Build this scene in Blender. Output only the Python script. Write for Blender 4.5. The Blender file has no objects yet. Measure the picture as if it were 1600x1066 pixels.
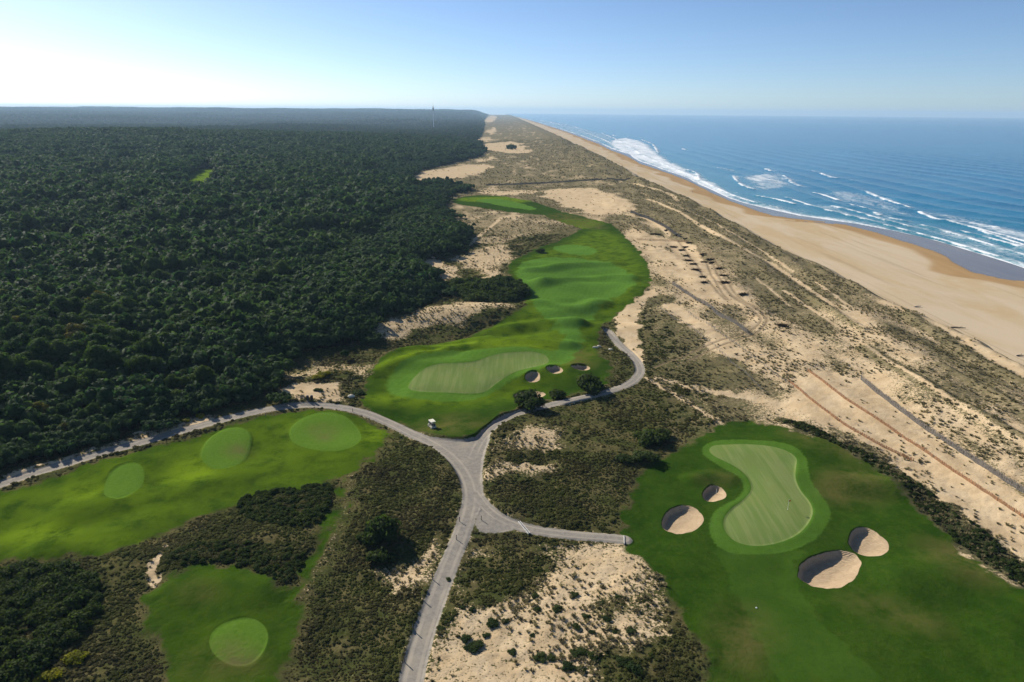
import bpy, math, random
import numpy as np
from mathutils import Matrix, Vector

random.seed(7)
rng = np.random.default_rng(7)
scene = bpy.context.scene
col = scene.collection

# ------------------------------------------------------------------ camera, sky, sun, exposure
CAM_Z, F_PX, CX, CY = 72.0, 1067.0, 800.0, 533.0
PITCH = math.atan((533 - 174.0) / F_PX)
ROLL = math.radians(0.45)
SUN_AZ, SUN_EL = math.radians(-44), math.radians(27)     # azimuth from +Y towards +X
fwd = np.array([0, math.cos(PITCH), -math.sin(PITCH)])
up0 = np.array([0, math.sin(PITCH), math.cos(PITCH)])
ri0 = np.array([1.0, 0, 0])
ri = ri0 * math.cos(ROLL) + up0 * math.sin(ROLL)
up = up0 * math.cos(ROLL) - ri0 * math.sin(ROLL)
cam_d = bpy.data.cameras.new('camera')
cam = bpy.data.objects.new('camera', cam_d)
col.objects.link(cam)
m = Matrix.Identity(4)
for i in range(3):
    m[i][0], m[i][1], m[i][2] = ri[i], up[i], -fwd[i]
m[2][3] = CAM_Z
cam.matrix_world = m
cam_d.sensor_width = 36
cam_d.lens = 36 * F_PX / 1600
cam_d.clip_start = 0.5
cam_d.clip_end = 120000
scene.camera = cam

world = bpy.data.worlds.new('World')
scene.world = world
world.use_nodes = True
wn = world.node_tree
sky = wn.nodes.new('ShaderNodeTexSky')
sky.sky_type = 'NISHITA'
sky.sun_disc = False
sky.sun_elevation = SUN_EL
sky.sun_rotation = SUN_AZ
sky.altitude = 60
sky.air_density = 0.62
sky.dust_density = 0.28
sky.ozone_density = 4.0
bg = wn.nodes['Background']
wn.links.new(sky.outputs[0], bg.inputs[0])
bg.inputs[1].default_value = 0.080

sun_d = bpy.data.lights.new('sun', 'SUN')
sun_d.energy = 5.0
sun_d.angle = math.radians(0.53)
sun_d.color = (1.0, 0.94, 0.84)
sun = bpy.data.objects.new('sun', sun_d)
col.objects.link(sun)
sdir = Vector((math.sin(SUN_AZ) * math.cos(SUN_EL), math.cos(SUN_AZ) * math.cos(SUN_EL), math.sin(SUN_EL)))
sun.rotation_euler = sdir.to_track_quat('Z', 'Y').to_euler()
SUNXY = np.array([math.sin(SUN_AZ), math.cos(SUN_AZ)])

scene.view_settings.view_transform = 'Standard'
scene.view_settings.look = 'None'
scene.view_settings.gamma = 1
scene.view_settings.use_curve_mapping = False
scene.view_settings.exposure = 0.62
scene.cycles.use_denoising = True
scene.cycles.volume_bounces = 0
scene.cycles.max_bounces = 5
scene.cycles.diffuse_bounces = 1
scene.cycles.transparent_max_bounces = 6

# ------------------------------------------------------------------ numeric helpers
def vnoise(x, y, seed=0):
    x = np.asarray(x, float); y = np.asarray(y, float)
    xi = np.floor(x).astype(np.int64); yi = np.floor(y).astype(np.int64)
    fx = x - xi; fy = y - yi
    fx = fx * fx * (3 - 2 * fx); fy = fy * fy * (3 - 2 * fy)
    def h(a, b):
        n = (a * 374761393 + b * 668265263 + seed * 974634777) & 0xffffffff
        n = ((n ^ (n >> 13)) * 1274126177) & 0xffffffff
        n = ((n ^ (n >> 16)) * 2246822519) & 0xffffffff
        return (n & 0xffffff) / float(0xffffff)
    a, b, c, d = h(xi, yi), h(xi + 1, yi), h(xi, yi + 1), h(xi + 1, yi + 1)
    return (a * (1 - fx) + b * fx) * (1 - fy) + (c * (1 - fx) + d * fx) * fy - 0.5

def fbm(x, y, seed=0, oct=3):
    s, a = 0, 1.0
    for o in range(oct):
        s = s + a * vnoise(x * 2 ** o + 13.7 * o, y * 2 ** o - 7.1 * o, seed + o)
        a *= 0.5
    return s

def sst(a, b, x):
    t = np.clip((x - a) / (b - a), 0, 1)
    return t * t * (3 - 2 * t)

def ray(px, py):
    return fwd * F_PX + ri * (px - CX) - up * (py - CY)

def on_plane(px, py, z):
    d = ray(px, py)
    t = (z - CAM_Z) / d[2]
    return np.array([d[0] * t, d[1] * t])

dvp = ray(770, 174.3)
A_C = math.atan2(dvp[0], dvp[1])
def to_uv(x, y):
    return x * math.cos(A_C) - y * math.sin(A_C), x * math.sin(A_C) + y * math.cos(A_C)

SEA_Z, CREST_Z = -14.0, 4.0
CREST_PX = [(1760, 655), (1700, 625), (1600, 575), (1540, 545), (1480, 515), (1425, 485), (1350, 450), (1275, 410), (1236, 391), (1187, 367),
            (1145, 346), (1110, 327), (1075, 309), (1040, 294), (1000, 276), (955, 252), (910, 230), (880, 216), (850, 202), (825, 191), (806, 183.5)]
SHORE_PX = [(1800, 480), (1700, 450), (1600, 419), (1530, 398), (1460, 377), (1390, 360), (1337, 349), (1290, 342), (1250, 337), (1200, 326),
            (1165, 318), (1140, 310), (1110, 297), (1080, 281), (1040, 266), (1000, 252), (985, 242), (955, 232), (935, 222), (910, 213), (880, 203), (850, 194), (825, 186.5)]
DRY_PX = [(1800, 486), (1700, 462), (1600, 442), (1560, 438), (1516, 429), (1488, 411), (1460, 394), (1407, 379), (1372, 365), (1320, 352), (1290, 349),
          (1250, 350), (1208, 342), (1165, 325), (1140, 315), (1110, 301), (1080, 285), (1040, 270), (1000, 257), (985, 247), (955, 236), (935, 225.5), (910, 216), (880, 205), (850, 195.5), (825, 187.5)]
def uv_line(pts, z):
    q = np.array([to_uv(*on_plane(px, py, z)) for px, py in pts])
    o = np.argsort(q[:, 1])
    return q[o, 1], q[o, 0]
crest_v, crest_u = uv_line(CREST_PX, CREST_Z)
shore_v, shore_u = uv_line(SHORE_PX, SEA_Z)
dry_v, dry_u = uv_line(DRY_PX, SEA_Z + 0.4)

def crest_at(v): return np.interp(v, crest_v, crest_u) + 3.0 * vnoise(v / 23.0, v * 0, 91) + 1.5 * vnoise(v / 7.0, v * 0, 92)
def shore_at(v): return np.interp(v, shore_v, shore_u)
def dry_at(v): return np.interp(v, dry_v, dry_u)

def H0(x, y):
    x = np.asarray(x, float); y = np.asarray(y, float)
    u, v = to_uv(x, y)
    r = np.hypot(x, y)
    uc, us = crest_at(v), shore_at(v)
    dn = sst(-115, -15, u - uc)
    z = 1.6 * fbm(x / 75, y / 75, 3, 2) + dn * (4.0 + 3.0 * fbm(u / 20, v / 90, 11, 3) + 1.6 * fbm(u / 9, v / 40, 14, 2))
    inland = sst(20, 320, -u)
    z = z + inland * fbm(x / 420, y / 650, 21, 3) * (9 + 9 * sst(700, 2500, r))
    z = z + inland * 8 * sst(200, 900, r) * (1 - .8 * sst(1700, 2600, r)) + inland * 11 * np.exp(-((r - 1450 - 350 * fbm(x / 700, y / 700, 25, 2)) / 420) ** 2) * sst(-100, -700, x) + inland * (56 * sst(4200, 10500, r) + 30 * fbm(x / 1500, y / 800, 27, 3) * sst(2500, 4500, r)) + 12 * sst(6000, 11000, r)
    t = u - uc
    zb = -8 + (SEA_Z + 8) * np.clip((t - 20) / np.maximum(us - uc - 20, 10), 0, 3) + 0.35 * fbm(u / 40, v / 90, 31, 2)
    k = sst(-2, 24, t)
    return z * (1 - k) + zb * k

def projv(pts, it=40):
    """photo pixels -> points of the ground they look at"""
    p = np.atleast_2d(np.array(pts, float))
    d = fwd[None] * F_PX + ri[None] * (p[:, :1] - CX) - up[None] * (p[:, 1:] - CY)
    dz = np.minimum(d[:, 2], -4.0)
    z = np.zeros(len(p))
    for _ in range(it):
        t = (z - CAM_Z) / dz
        z = 0.6 * z + 0.4 * H0(d[:, 0] * t, d[:, 1] * t)
    t = (z - CAM_Z) / dz
    return np.stack([d[:, 0] * t, d[:, 1] * t], 1)
def proj(px, py): return projv([(px, py)])[0]

def chaikin(p, n, closed=True):
    p = np.array(p, float)
    for _ in range(n):
        if closed:
            q = np.roll(p, -1, 0)
            p = np.stack([p * .75 + q * .25, p * .25 + q * .75], 1).reshape(-1, 2)
        else:
            a, b = p[:-1], p[1:]
            mid = np.stack([a * .75 + b * .25, a * .25 + b * .75], 1).reshape(-1, 2)
            p = np.vstack([p[:1], mid[1:-1], p[-1:]])
    return p

def wpoly(pts, n=2):
    return projv(chaikin(pts, n, True))
def wline(pts, n=2):
    return projv(chaikin(pts, n, False))
def ellipse(cx, cy, rx, ry, rot=0, n=28, wob=0.05):
    out = []
    for i in range(n):
        a = 2 * math.pi * i / n
        k = 1 + wob * math.sin(2 * a + cx) + wob * math.sin(3 * a + cy)
        x, y = rx * k * math.cos(a), ry * k * math.sin(a)
        out.append((cx + x * math.cos(rot) - y * math.sin(rot), cy + x * math.sin(rot) + y * math.cos(rot)))
    return out

# ------------------------------------------------------------------ terrain grid (rings round the viewpoint, finer near by)
NA = 1200
az = np.radians(np.linspace(-50, 50, NA))
dep = np.radians(np.linspace(57, 2.0, 930))
rad = np.concatenate([CAM_Z / np.tan(dep), np.geomspace(CAM_Z / math.tan(math.radians(2.0)) * 1.03, 12500, 55)])
NR = len(rad)
RR, AA = np.meshgrid(rad, az, indexing='ij')
GX = (RR * np.sin(AA)).ravel(); GY = (RR * np.cos(AA)).ravel()
NV = GX.size
GU, GV = to_uv(GX, GY)
G_uc, G_us, G_ud = crest_at(GV), shore_at(GV), dry_at(GV)

def seg_dist(px, py, line, closed):
    best = np.full(px.shape, 1e18)
    n = len(line)
    inside = np.zeros(px.shape, bool)
    for i in range(n if closed else n - 1):
        ax, ay = line[i]; bx, by = line[(i + 1) % n]
        dx, dy = bx - ax, by - ay
        L = dx * dx + dy * dy + 1e-12
        t = np.clip(((px - ax) * dx + (py - ay) * dy) / L, 0, 1)
        best = np.minimum(best, (px - ax - t * dx) ** 2 + (py - ay - t * dy) ** 2)
        if closed and (ay > by) != (ay < by) or (closed and ay != by):
            c = ((ay > py) != (by > py)) & (px < (bx - ax) * (py - ay) / (by - ay + 1e-15) + ax)
            inside ^= c
    return np.sqrt(best), inside

CELL = np.maximum(np.gradient(rad)[:, None], rad[:, None] * (az[1] - az[0])) * np.ones((1, NA))
CI, CJ = np.arange(0, NR, 4), np.arange(0, NA, 4)
CIDX = (CI[:, None] * NA + CJ[None]).ravel()
CELLF = CELL.ravel(); CELLC = CELLF[CIDX]
LAND = GU < G_us + 90
def bbox_sel(w, mrg):
    return np.nonzero(LAND & (GX > w[:, 0].min() - mrg) & (GX < w[:, 0].max() + mrg) & (GY > w[:, 1].min() - mrg) & (GY < w[:, 1].max() + mrg))[0]
def near_edge(w, reach, closed):
    """coarse look first: which grid points lie near the outline, and which are surely inside"""
    cx, cy = GX[CIDX], GY[CIDX]
    mg = reach + 9 * CELLC
    sel = np.nonzero((cx > w[:, 0].min() - mg) & (cx < w[:, 0].max() + mg) & (cy > w[:, 1].min() - mg) & (cy < w[:, 1].max() + mg))[0]
    nearc = np.zeros(len(CIDX), bool); insc = np.zeros(len(CIDX), bool)
    if len(sel):
        d, ins = seg_dist(cx[sel], cy[sel], w, closed)
        nearc[sel] = d < mg[sel]; insc[sel] = ins
    up4 = lambda a: np.repeat(np.repeat(a.reshape(len(CI), len(CJ)), 4, 0), 4, 1)[:NR, :NA].ravel()
    n = up4(nearc) & LAND
    return np.nonzero(n)[0], np.nonzero(up4(insc) & ~n)[0]

def add_poly(mask, w, soft, val=1.0, mode='max', wp=0.0):
    s, full = near_edge(w, soft + 2 * wp, True)
    gx, gy = GX[s], GY[s]
    if wp: gx, gy = gx + wp * 2 * fbm(gx / (wp * 2.2), gy / (wp * 2.2), 141, 3), gy + wp * 2 * fbm(gx / (wp * 2.2), gy / (wp * 2.2), 147, 3)
    d, ins = seg_dist(gx, gy, w, True)
    mv = np.clip(0.5 + np.where(ins, d, -d) / (2 * soft), 0, 1) * val
    if mode == 'max': mask[s] = np.maximum(mask[s], mv); mask[full] = np.maximum(mask[full], val)
    else: mask[s] *= 1 - mv; mask[full] *= 1 - val

def add_line(mask, w, half, soft, val=1.0, mode='max'):
    s, _ = near_edge(w, half + soft, False)
    d, _ = seg_dist(GX[s], GY[s], w, False)
    mv = np.clip(0.5 + (half - d) / (2 * soft), 0, 1) * val
    if mode == 'max': mask[s] = np.maximum(mask[s], mv)
    else: mask[s] *= 1 - mv

Z = lambda: np.zeros(NV)
M = {k: Z() for k in ('turf', 'fairway', 'green', 'tee', 'path', 'sand', 'straw', 'forest', 'wet', 'track', 'bunker', 'beach', 'dune', 'brown', 'lime', 'scrub')}

# ---- authored outlines (photo pixels -> ground)
TURF = [
    [(1125, 656), (1160, 651), (1200, 656), (1250, 671), (1290, 686), (1330, 706), (1380, 741), (1430, 790), (1480, 838), (1530, 882), (1600, 935), (1720, 1000), (1760, 1180), (1130, 1180), (1120, 1066), (1105, 1030), (1078, 985), (1052, 930), (1030, 890), (1000, 868), (975, 852), (974, 832), (972, 810), (985, 780), (1000, 750), (1025, 722), (1070, 702), (1080, 690), (1110, 672)],
    [(578, 585), (600, 562), (640, 542), (700, 527), (760, 512), (800, 497), (830, 482), (815, 457), (800, 440), (792, 415), (820, 398), (850, 384), (890, 370), (920, 352), (950, 345), (975, 368), (1000, 393), (1015, 418), (1018, 445), (1000, 465), (965, 487), (945, 500), (938, 520), (928, 540), (940, 560), (955, 575), (950, 598), (905, 606), (860, 618), (818, 630), (798, 646), (773, 660), (753, 688), (720, 690), (690, 685), (650, 668), (610, 650), (580, 640), (566, 625), (570, 605)],
    [(-120, 800), (0, 772), (80, 750), (150, 726), (250, 698), (330, 674), (400, 653), (450, 643), (500, 640), (550, 648), (585, 662), (606, 682), (600, 702), (580, 722), (550, 740), (520, 750), (470, 762), (420, 770), (360, 785), (320, 800), (270, 825), (220, 845), (150, 862), (60, 876), (0, 878), (-120, 885)],
    [(226, 932), (250, 908), (290, 889), (340, 880), (380, 887), (412, 906), (430, 930), (442, 925), (460, 905), (488, 862), (512, 810), (528, 770), (540, 742), (555, 745), (547, 790), (527, 842), (502, 885), (478, 925), (463, 960), (468, 985), (456, 1020), (432, 1066), (415, 1130), (285, 1130), (262, 1040), (245, 985), (228, 960)],
    [(703, 313), (730, 306), (775, 305), (830, 314), (862, 325), (884, 333), (850, 337), (800, 332), (740, 323), (715, 319)],
    [(262, 310), (274, 272), (298, 263), (350, 260), (366, 274), (356, 306), (312, 316)],
    [(850, 329), (890, 333), (930, 344), (952, 349), (930, 364), (892, 352), (850, 339)],
    [(905, 352), (925, 349), (940, 354), (936, 361), (912, 361)],
]
FAIR = [
    [(806, 416), (830, 407), (870, 402), (930, 406), (970, 416), (993, 434), (994, 447), (975, 460), (940, 475), (918, 495), (908, 520), (906, 545), (900, 560), (870, 566), (866, 553), (880, 535), (870, 515), (850, 498), (835, 482), (830, 466), (812, 442)],
    [(858, 388), (880, 381), (915, 384), (938, 393), (925, 400), (885, 399)],
    [(596, 605), (612, 578), (650, 562), (720, 556), (800, 549), (870, 552), (908, 557), (890, 572), (850, 583), (800, 593), (772, 613), (740, 626), (680, 626), (620, 621)],
    [(1092, 702), (1110, 688), (1150, 684), (1210, 686), (1245, 696), (1264, 718), (1264, 745), (1282, 770), (1302, 797), (1298, 824), (1275, 848), (1252, 880), (1262, 930), (1300, 985), (1390, 1050), (1420, 1180), (1230, 1180), (1200, 1066), (1160, 975), (1124, 895), (1107, 840), (1104, 815), (1118, 795), (1150, 780), (1160, 766), (1155, 750), (1130, 736), (1098, 716)],
    [(1092, 702), (1110, 688), (1150, 684), (1210, 686), (1245, 696), (1264, 718), (1264, 745), (1282, 770), (1302, 797), (1298, 824), (1275, 848), (1230, 868), (1170, 872), (1125, 862), (1107, 840), (1104, 815), (1118, 795), (1150, 780), (1160, 766), (1155, 750), (1130, 736), (1098, 716)],
    [(735, 312), (775, 309), (815, 317), (845, 327), (820, 328), (770, 320)],
]
GREEN = [
    ('putting_green', [(1130, 697), (1160, 695), (1200, 697), (1230, 706), (1246, 718), (1243, 735), (1242, 750), (1250, 770), (1266, 788), (1271, 805), (1262, 824), (1245, 840), (1215, 852), (1180, 857), (1148, 850), (1131, 832), (1129, 815), (1140, 799), (1160, 785), (1174, 770), (1172, 755), (1160, 740), (1138, 726), (1116, 716), (1106, 706), (1113, 698)], 'pale green kidney shaped putting green between four sand bunkers'),
    ('putting_green', [(636, 602), (658, 580), (688, 573), (720, 574), (745, 572), (770, 561), (800, 557), (840, 556), (858, 563), (856, 575), (830, 580), (800, 585), (775, 599), (760, 611), (740, 615), (700, 613), (660, 613), (640, 610)], 'long pale putting green above the path junction with small bunkers at one side'),
]
TEE = [ellipse(509, 678, 56, 31, 0.02), [(313, 706), (325, 684), (350, 669), (377, 667), (394, 677), (391, 700), (381, 721), (350, 735), (328, 731), (314, 718)],
       [(161, 772), (167, 749), (180, 733), (205, 724), (223, 729), (227, 750), (216, 769), (190, 784), (168, 781)], ellipse(374, 1003, 46, 37, 0)]
BUNKER = [
    (ellipse(1066, 811, 34, 20, -0.06, wob=.04), .85, 'round sand bunker with shadowed bank near the end of the grey path'),
    (ellipse(1116, 773, 19, 12, 0, wob=.05), .85, 'small sand bunker with thin white stake beside the kidney shaped green'),
    (ellipse(1297, 890, 49, 29, -0.12, wob=.05), 1.05, 'largest sand bunker with deep shadow on dark green rough'),
    (ellipse(1357, 849, 33, 19, 0.22, wob=.05), .8, 'oval sand bunker with narrow shadowed end beside the largest bunker'),
    (ellipse(833, 590, 12, 5, 0), 1.1, 'small round pale bunker closest to the long pale green'),
    (ellipse(867, 582, 13, 4.5, 0), 1.2, 'narrow dark fronted bunker, middle one of three in a row'),
    (ellipse(908, 577, 15, 3.6, 0.05), 1.2, 'thin shaded bunker, last of three before the bushy knoll'),
    (ellipse(827, 611, 26, 7, -0.05), .8, 'wide brown sand bunker behind the dark bushes along the path'),
]
W_PATH = [
    (wline([(-90, 785), (0, 757), (60, 737), (150, 711), (250, 683), (330, 660), (400, 642), (450, 634), (500, 632), (550, 638), (600, 654), (640, 675), (680, 696), (708, 716), (728, 742), (737, 770), (733, 798), (722, 832), (705, 872), (686, 922), (668, 972), (652, 1022), (641, 1070), (625, 1150)]), 1.7),
    (wline([(738, 715), (750, 688), (775, 664), (800, 651), (830, 641), (870, 629), (900, 621), (950, 611), (984, 600), (1001, 584), (999, 570), (985, 553), (967, 536), (948, 518)]), 1.45),
    (wline([(742, 770), (757, 792), (780, 810), (810, 822), (850, 830), (900, 835), (945, 838), (976, 841)]), 1.35),
]
W_JUNC = [wpoly([(655, 680), (700, 688), (735, 690), (760, 674), (768, 684), (757, 712), (753, 745), (757, 780), (748, 808), (722, 812), (722, 740), (706, 712)], 1),
          wpoly([(748, 788), (775, 808), (812, 826), (775, 833), (740, 828)], 1)]
SANDP = [  # (outline, softness, bare sand amount)
    ([(735, 833), (800, 838), (900, 843), (975, 852), (1000, 868), (1015, 900), (1000, 930), (1010, 970), (1000, 1010), (980, 1066), (1000, 1180), (640, 1180), (682, 1000), (702, 940), (722, 890), (730, 852)], 4.0, 0.68),
    ([(760, 668), (810, 658), (870, 668), (912, 690), (905, 730), (860, 758), (800, 762), (762, 742)], 4.0, 0.66),
    ([(640, 860), (690, 840), (705, 850), (680, 910), (650, 930), (625, 900)], 3.0, 0.72),
    ([(1232, 585), (1280, 573), (1345, 593), (1400, 640), (1470, 690), (1600, 775), (1760, 870), (1760, 935), (1600, 832), (1540, 797), (1480, 757), (1420, 716), (1360, 692), (1310, 664), (1255, 655), (1235, 622)], 1.5, 1.0),
    ([(1345, 593), (1400, 600), (1470, 640), (1600, 725), (1760, 820), (1760, 860), (1600, 770), (1470, 685), (1400, 636)], 3.0, 0.72),
    ([(958, 497), (975, 478), (1000, 465), (1022, 454), (1030, 458), (1003, 478), (992, 495), (1003, 520), (1006, 560), (1010, 577), (999, 575), (985, 552), (968, 528)], 1.0, 1.0),
    ([(1045, 385), (1075, 378), (1095, 395), (1125, 425), (1165, 462), (1195, 490), (1205, 505), (1190, 522), (1170, 505), (1140, 480), (1100, 468), (1065, 448), (1052, 425)], 2.0, 1.0),
    ([(1015, 480), (1050, 470), (1095, 490), (1140, 530), (1190, 570), (1250, 625), (1215, 615), (1160, 570), (1110, 535), (1060, 505)], 2.5, 0.95),
    ([(985, 372), (1010, 370), (1072, 377), (1090, 392), (1060, 395), (1040, 385), (1000, 382)], 1.5, 0.95),
    ([(835, 303), (880, 293), (940, 296), (962, 303), (1004, 325), (960, 336), (905, 332), (870, 318)], 4.0, 0.97),
    ([(740, 300), (850, 296), (830, 304), (760, 305)], 3.0, .8),
    ([(640, 287), (655, 268), (720, 259), (770, 256), (775, 262), (740, 273), (700, 281), (645, 290)], 5.0, 0.95),
    ([(742, 227), (790, 221), (815, 224), (820, 231), (840, 236), (800, 241), (757, 234)], 8.0, 1.0),
    ([(745, 250), (775, 243), (775, 250), (740, 256)], 5, .9),
    ([(760, 205), (772, 197), (776, 206), (768, 212)], 12, 1.0), ([(755, 192), (762, 181), (778, 181), (772, 191)], 20, 1.0),
    ([(745, 219), (758, 213), (776, 219), (760, 223)], 12, .9), 
    ([(222, 905), (225, 885), (238, 857), (256, 855), (250, 885), (245, 905), (233, 917)], 0.8, 0.95),
    ([(450, 615), (475, 600), (530, 597), (555, 610), (545, 625), (480, 628)], 2.0, 0.82),
    ([(425, 585), (500, 565), (580, 560), (600, 575), (575, 600), (530, 590), (450, 600)], 4.0, 0.52),
    ([(575, 505), (650, 490), (720, 472), (800, 470), (810, 482), (740, 500), (670, 512), (600, 530), (580, 520)], 3.0, 0.62),
    ([(645, 405), (690, 404), (725, 420), (700, 438), (670, 425)], 2.0, 0.85),
    ([(690, 405), (760, 385), (810, 375), (800, 400), (790, 420), (800, 440), (760, 438), (720, 425)], 5.0, 0.66),
    ([(720, 372), (800, 366), (830, 360), (820, 374), (730, 384)], 4.0, .55),
    ([(725, 345), (790, 337), (850, 340), (875, 355), (850, 368), (760, 370), (735, 360)], 6.0, 0.44),
    ([(150, 702), (200, 685), (260, 665), (300, 650), (335, 645), (330, 655), (255, 678), (160, 708)], 1.0, 0.75),
    ([(0, 745), (70, 725), (150, 702), (150, 708), (70, 733), (0, 753)], .8, 0.8),
    ([(1008, 582), (1060, 594), (1120, 604), (1200, 616), (1240, 622), (1235, 628), (1190, 624), (1110, 612), (1050, 602)], 1.0, .75),
    ([(1010, 395), (1040, 400), (1050, 430), (1040, 450), (1015, 440), (1005, 410)], 3.0, .5),
]
HEATH_IN = [[(730, 870), (800, 864), (850, 870), (858, 900), (830, 925), (780, 938), (720, 950), (703, 940), (715, 900)],
            [(1000, 505), (1040, 500), (1085, 530), (1110, 555), (1060, 580), (1015, 570), (1004, 540)],
            [(770, 705), (850, 702), (900, 712), (880, 722), (800, 722)],
            [(975, 345), (1020, 343), (1045, 362), (1010, 370), (1000, 368), (975, 355)]]
SAND_TRAIL = [([(870, 334), (930, 331), (985, 336), (1008, 341), (1030, 353), (1047, 368)], 1.8), ([(960, 282), (1010, 291), (1050, 303), (1058, 314)], 2.0),
              ([(1010, 311), (1060, 329), (1100, 356), (1150, 381), (1210, 415), (1270, 455), (1330, 500), (1400, 540)], 1.5), ([(700, 331), (800, 332), (880, 338), (930, 347)], 1.6),
              ([(931, 346), (938, 356), (944, 370), (955, 379)], 1.6), ([(1010, 590), (1060, 615), (1100, 640), (1130, 660)], 1.0),
              ([(1275, 440), (1330, 480), (1395, 530), (1420, 545)], 1.0), ([(1000, 300), (1060, 322), (1120, 350), (1180, 385), (1240, 425)], .9), ([(1225, 455), (1290, 498), (1360, 548), (1440, 600), (1520, 650), (1600, 700)], .9), ([(1180, 432), (1215, 462), (1235, 480)], .8), ([(775, 345), (790, 336), (730, 385)], 1.5)]
TRACKS = [[(1090, 385), (1105, 415), (1125, 455), (1140, 470)], [(1098, 385), (1118, 420), (1135, 455), (1165, 480), (1185, 493), (1190, 505), (1180, 515), (1160, 523), (1110, 538), (1070, 553), (1020, 575)],
          [(1104, 385), (1125, 420), (1142, 452), (1172, 478), (1192, 490), (1200, 503), (1190, 518), (1165, 528), (1115, 545), (1075, 560)],
          [(1060, 377), (1085, 410), (1110, 445), (1135, 470)], [(1120, 440), (1150, 465), (1180, 485)]]
FOREST = [[(-700, 900), (-120, 775), (0, 742), (60, 720), (120, 702), (180, 684), (240, 668), (290, 648), (330, 642), (375, 632), (408, 622), (428, 606), (412, 590), (408, 572), (455, 550), (540, 545), (588, 520), (570, 503), (620, 493), (660, 478), (690, 462), (680, 440), (640, 410), (700, 396), (720, 386), (728, 374), (722, 358), (690, 338), (684, 318), (706, 304), (745, 298), (715, 289), (630, 290), (640, 272), (700, 256), (760, 241), (748, 226), (756, 206), (758, 192), (752, 181.5), (700, 178.5), (400, 177), (0, 175), (-1500, 175)]]
THICKET = [[(698, 440), (760, 441), (826, 452), (815, 466), (780, 473), (715, 468)],
           [(365, 782), (400, 768), (460, 760), (515, 752), (522, 770), (510, 800), (490, 822), (440, 820), (380, 808)],
           [(252, 890), (270, 860), (330, 845), (420, 850), (470, 860), (478, 875), (445, 915), (415, 900), (380, 882), (320, 876)],
           [(-200, 905), (0, 890), (60, 884), (120, 886), (152, 905), (155, 930), (148, 965), (115, 1005), (60, 1050), (0, 1085), (-200, 1150)],
           [(1210, 650), (1260, 655), (1330, 695), (1390, 725), (1440, 760), (1500, 805), (1560, 850), (1620, 895), (1720, 960), (1720, 1000), (1600, 925), (1530, 880), (1480, 835), (1430, 787), (1380, 740), (1330, 705), (1270, 675)]]
DUNE_DARK = [([(955, 284), (1040, 297), (1110, 329), (1187, 369), (1275, 411), (1310, 445), (1290, 475), (1330, 520), (1290, 540), (1240, 525), (1190, 482), (1140, 435), (1095, 388), (1045, 352), (1000, 322)], 6.0, .55),
             ([(1125, 478), (1160, 480), (1180, 495), (1165, 510), (1140, 500)], 1.5, .5), ([(1100, 560), (1150, 555), (1195, 590), (1240, 618), (1180, 612), (1110, 600), (1050, 590)], 2.5, .7),
             ([(1000, 468), (1045, 462), (1060, 470), (1020, 480)], 1.5, .6)]
DUNE_FURROW = [([(1350, 545), (1420, 586), (1500, 632), (1600, 690), (1700, 745)], 2.2), ([(1470, 572), (1540, 610), (1600, 645), (1700, 700)], 2.0), ([(1420, 492), (1440, 510), (1490, 542), (1545, 572), (1600, 600)], 3.0), ([(1215, 398), (1260, 412), (1310, 437), (1350, 455)], 3.0), ([(1250, 455), (1290, 480), (1350, 515)], 1.5)]
BROWN = [ellipse(1330, 760, 60, 30), ellipse(1120, 750, 25, 8), ellipse(1500, 880, 70, 25, .5), ellipse(1160, 1000, 50, 50), ellipse(1400, 960, 80, 15, .3), ellipse(700, 665, 60, 15), ellipse(905, 560, 25, 20), ellipse(350, 1035, 60, 20), ellipse(900, 346, 45, 9, .2),
         [(285, 913), (300, 915), (337, 928), (325, 938), (300, 933), (282, 922)], ellipse(505, 672, 14, 5), ellipse(510, 684, 10, 5), ellipse(375, 702, 14, 8), ellipse(1290, 690, 60, 14, .35)]
LIME_SOFT = [[(590, 590), (640, 550), (760, 515), (830, 480), (800, 420), (870, 385), (950, 350), (1010, 420), (1000, 460), (945, 500), (930, 560), (860, 600), (760, 635), (620, 630)], TURF[2], TURF[3]]
LIME = [ellipse(315, 278, 45, 16), ellipse(300, 735, 60, 25, -.2), ellipse(130, 770, 50, 18, -.2), ellipse(60, 835, 80, 22, -.1), ellipse(580, 680, 22, 20), ellipse(650, 620, 80, 10), ellipse(640, 570, 60, 14, -.3), ellipse(780, 312, 60, 5), ellipse(165, 845, 60, 9, -.1), ellipse(900, 350, 40, 8), ellipse(800, 545, 120, 8)]

for p in TURF: add_poly(M['turf'], wpoly(p), 2.2, wp=1.2)
for q, p in enumerate(FAIR): add_poly(M['fairway'], wpoly(p), (2.2, 1.5, 1.0, 1.5, .5, 2.0)[q], (1, 1, .6, .40, .52, .8)[q], wp=(1.5, 1, .4, 1.0, .2, 1.5)[q])
GW = []
for n_, p, lab in GREEN:
    w = wpoly(p); GW.append(w); add_poly(M['green'], w, 0.35)
TW = []
for p in TEE:
    w = wpoly(p, 1); TW.append(w); add_poly(M['tee'], w, 0.35)
for p, so, val in SANDP: add_poly(M['sand'], wpoly(p, 1), so, val, wp=min(1.3 * so + .4, 14))
for p in HEATH_IN: add_poly(M['sand'], wpoly(p, 1), 1.5, 0.85, 'cut', 2.0)
for p in TRACKS: add_line(M['track'], wline(p, 2), 0.45, 0.4)
M['straw'][:] = 1.0
for w, hw in W_PATH:
    add_line(M['path'], w, hw, 0.4)
    add_line(M['sand'], w, hw + .5, 1.0, .50)
    s, _ = near_edge(w, hw + 1, False)
    d, _ = seg_dist(GX[s], GY[s], w, False)
    M['straw'][s] = np.minimum(M['straw'][s], np.clip(d / hw, 0, 1))
for w in W_JUNC: add_poly(M['path'], w, 0.5)
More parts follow.
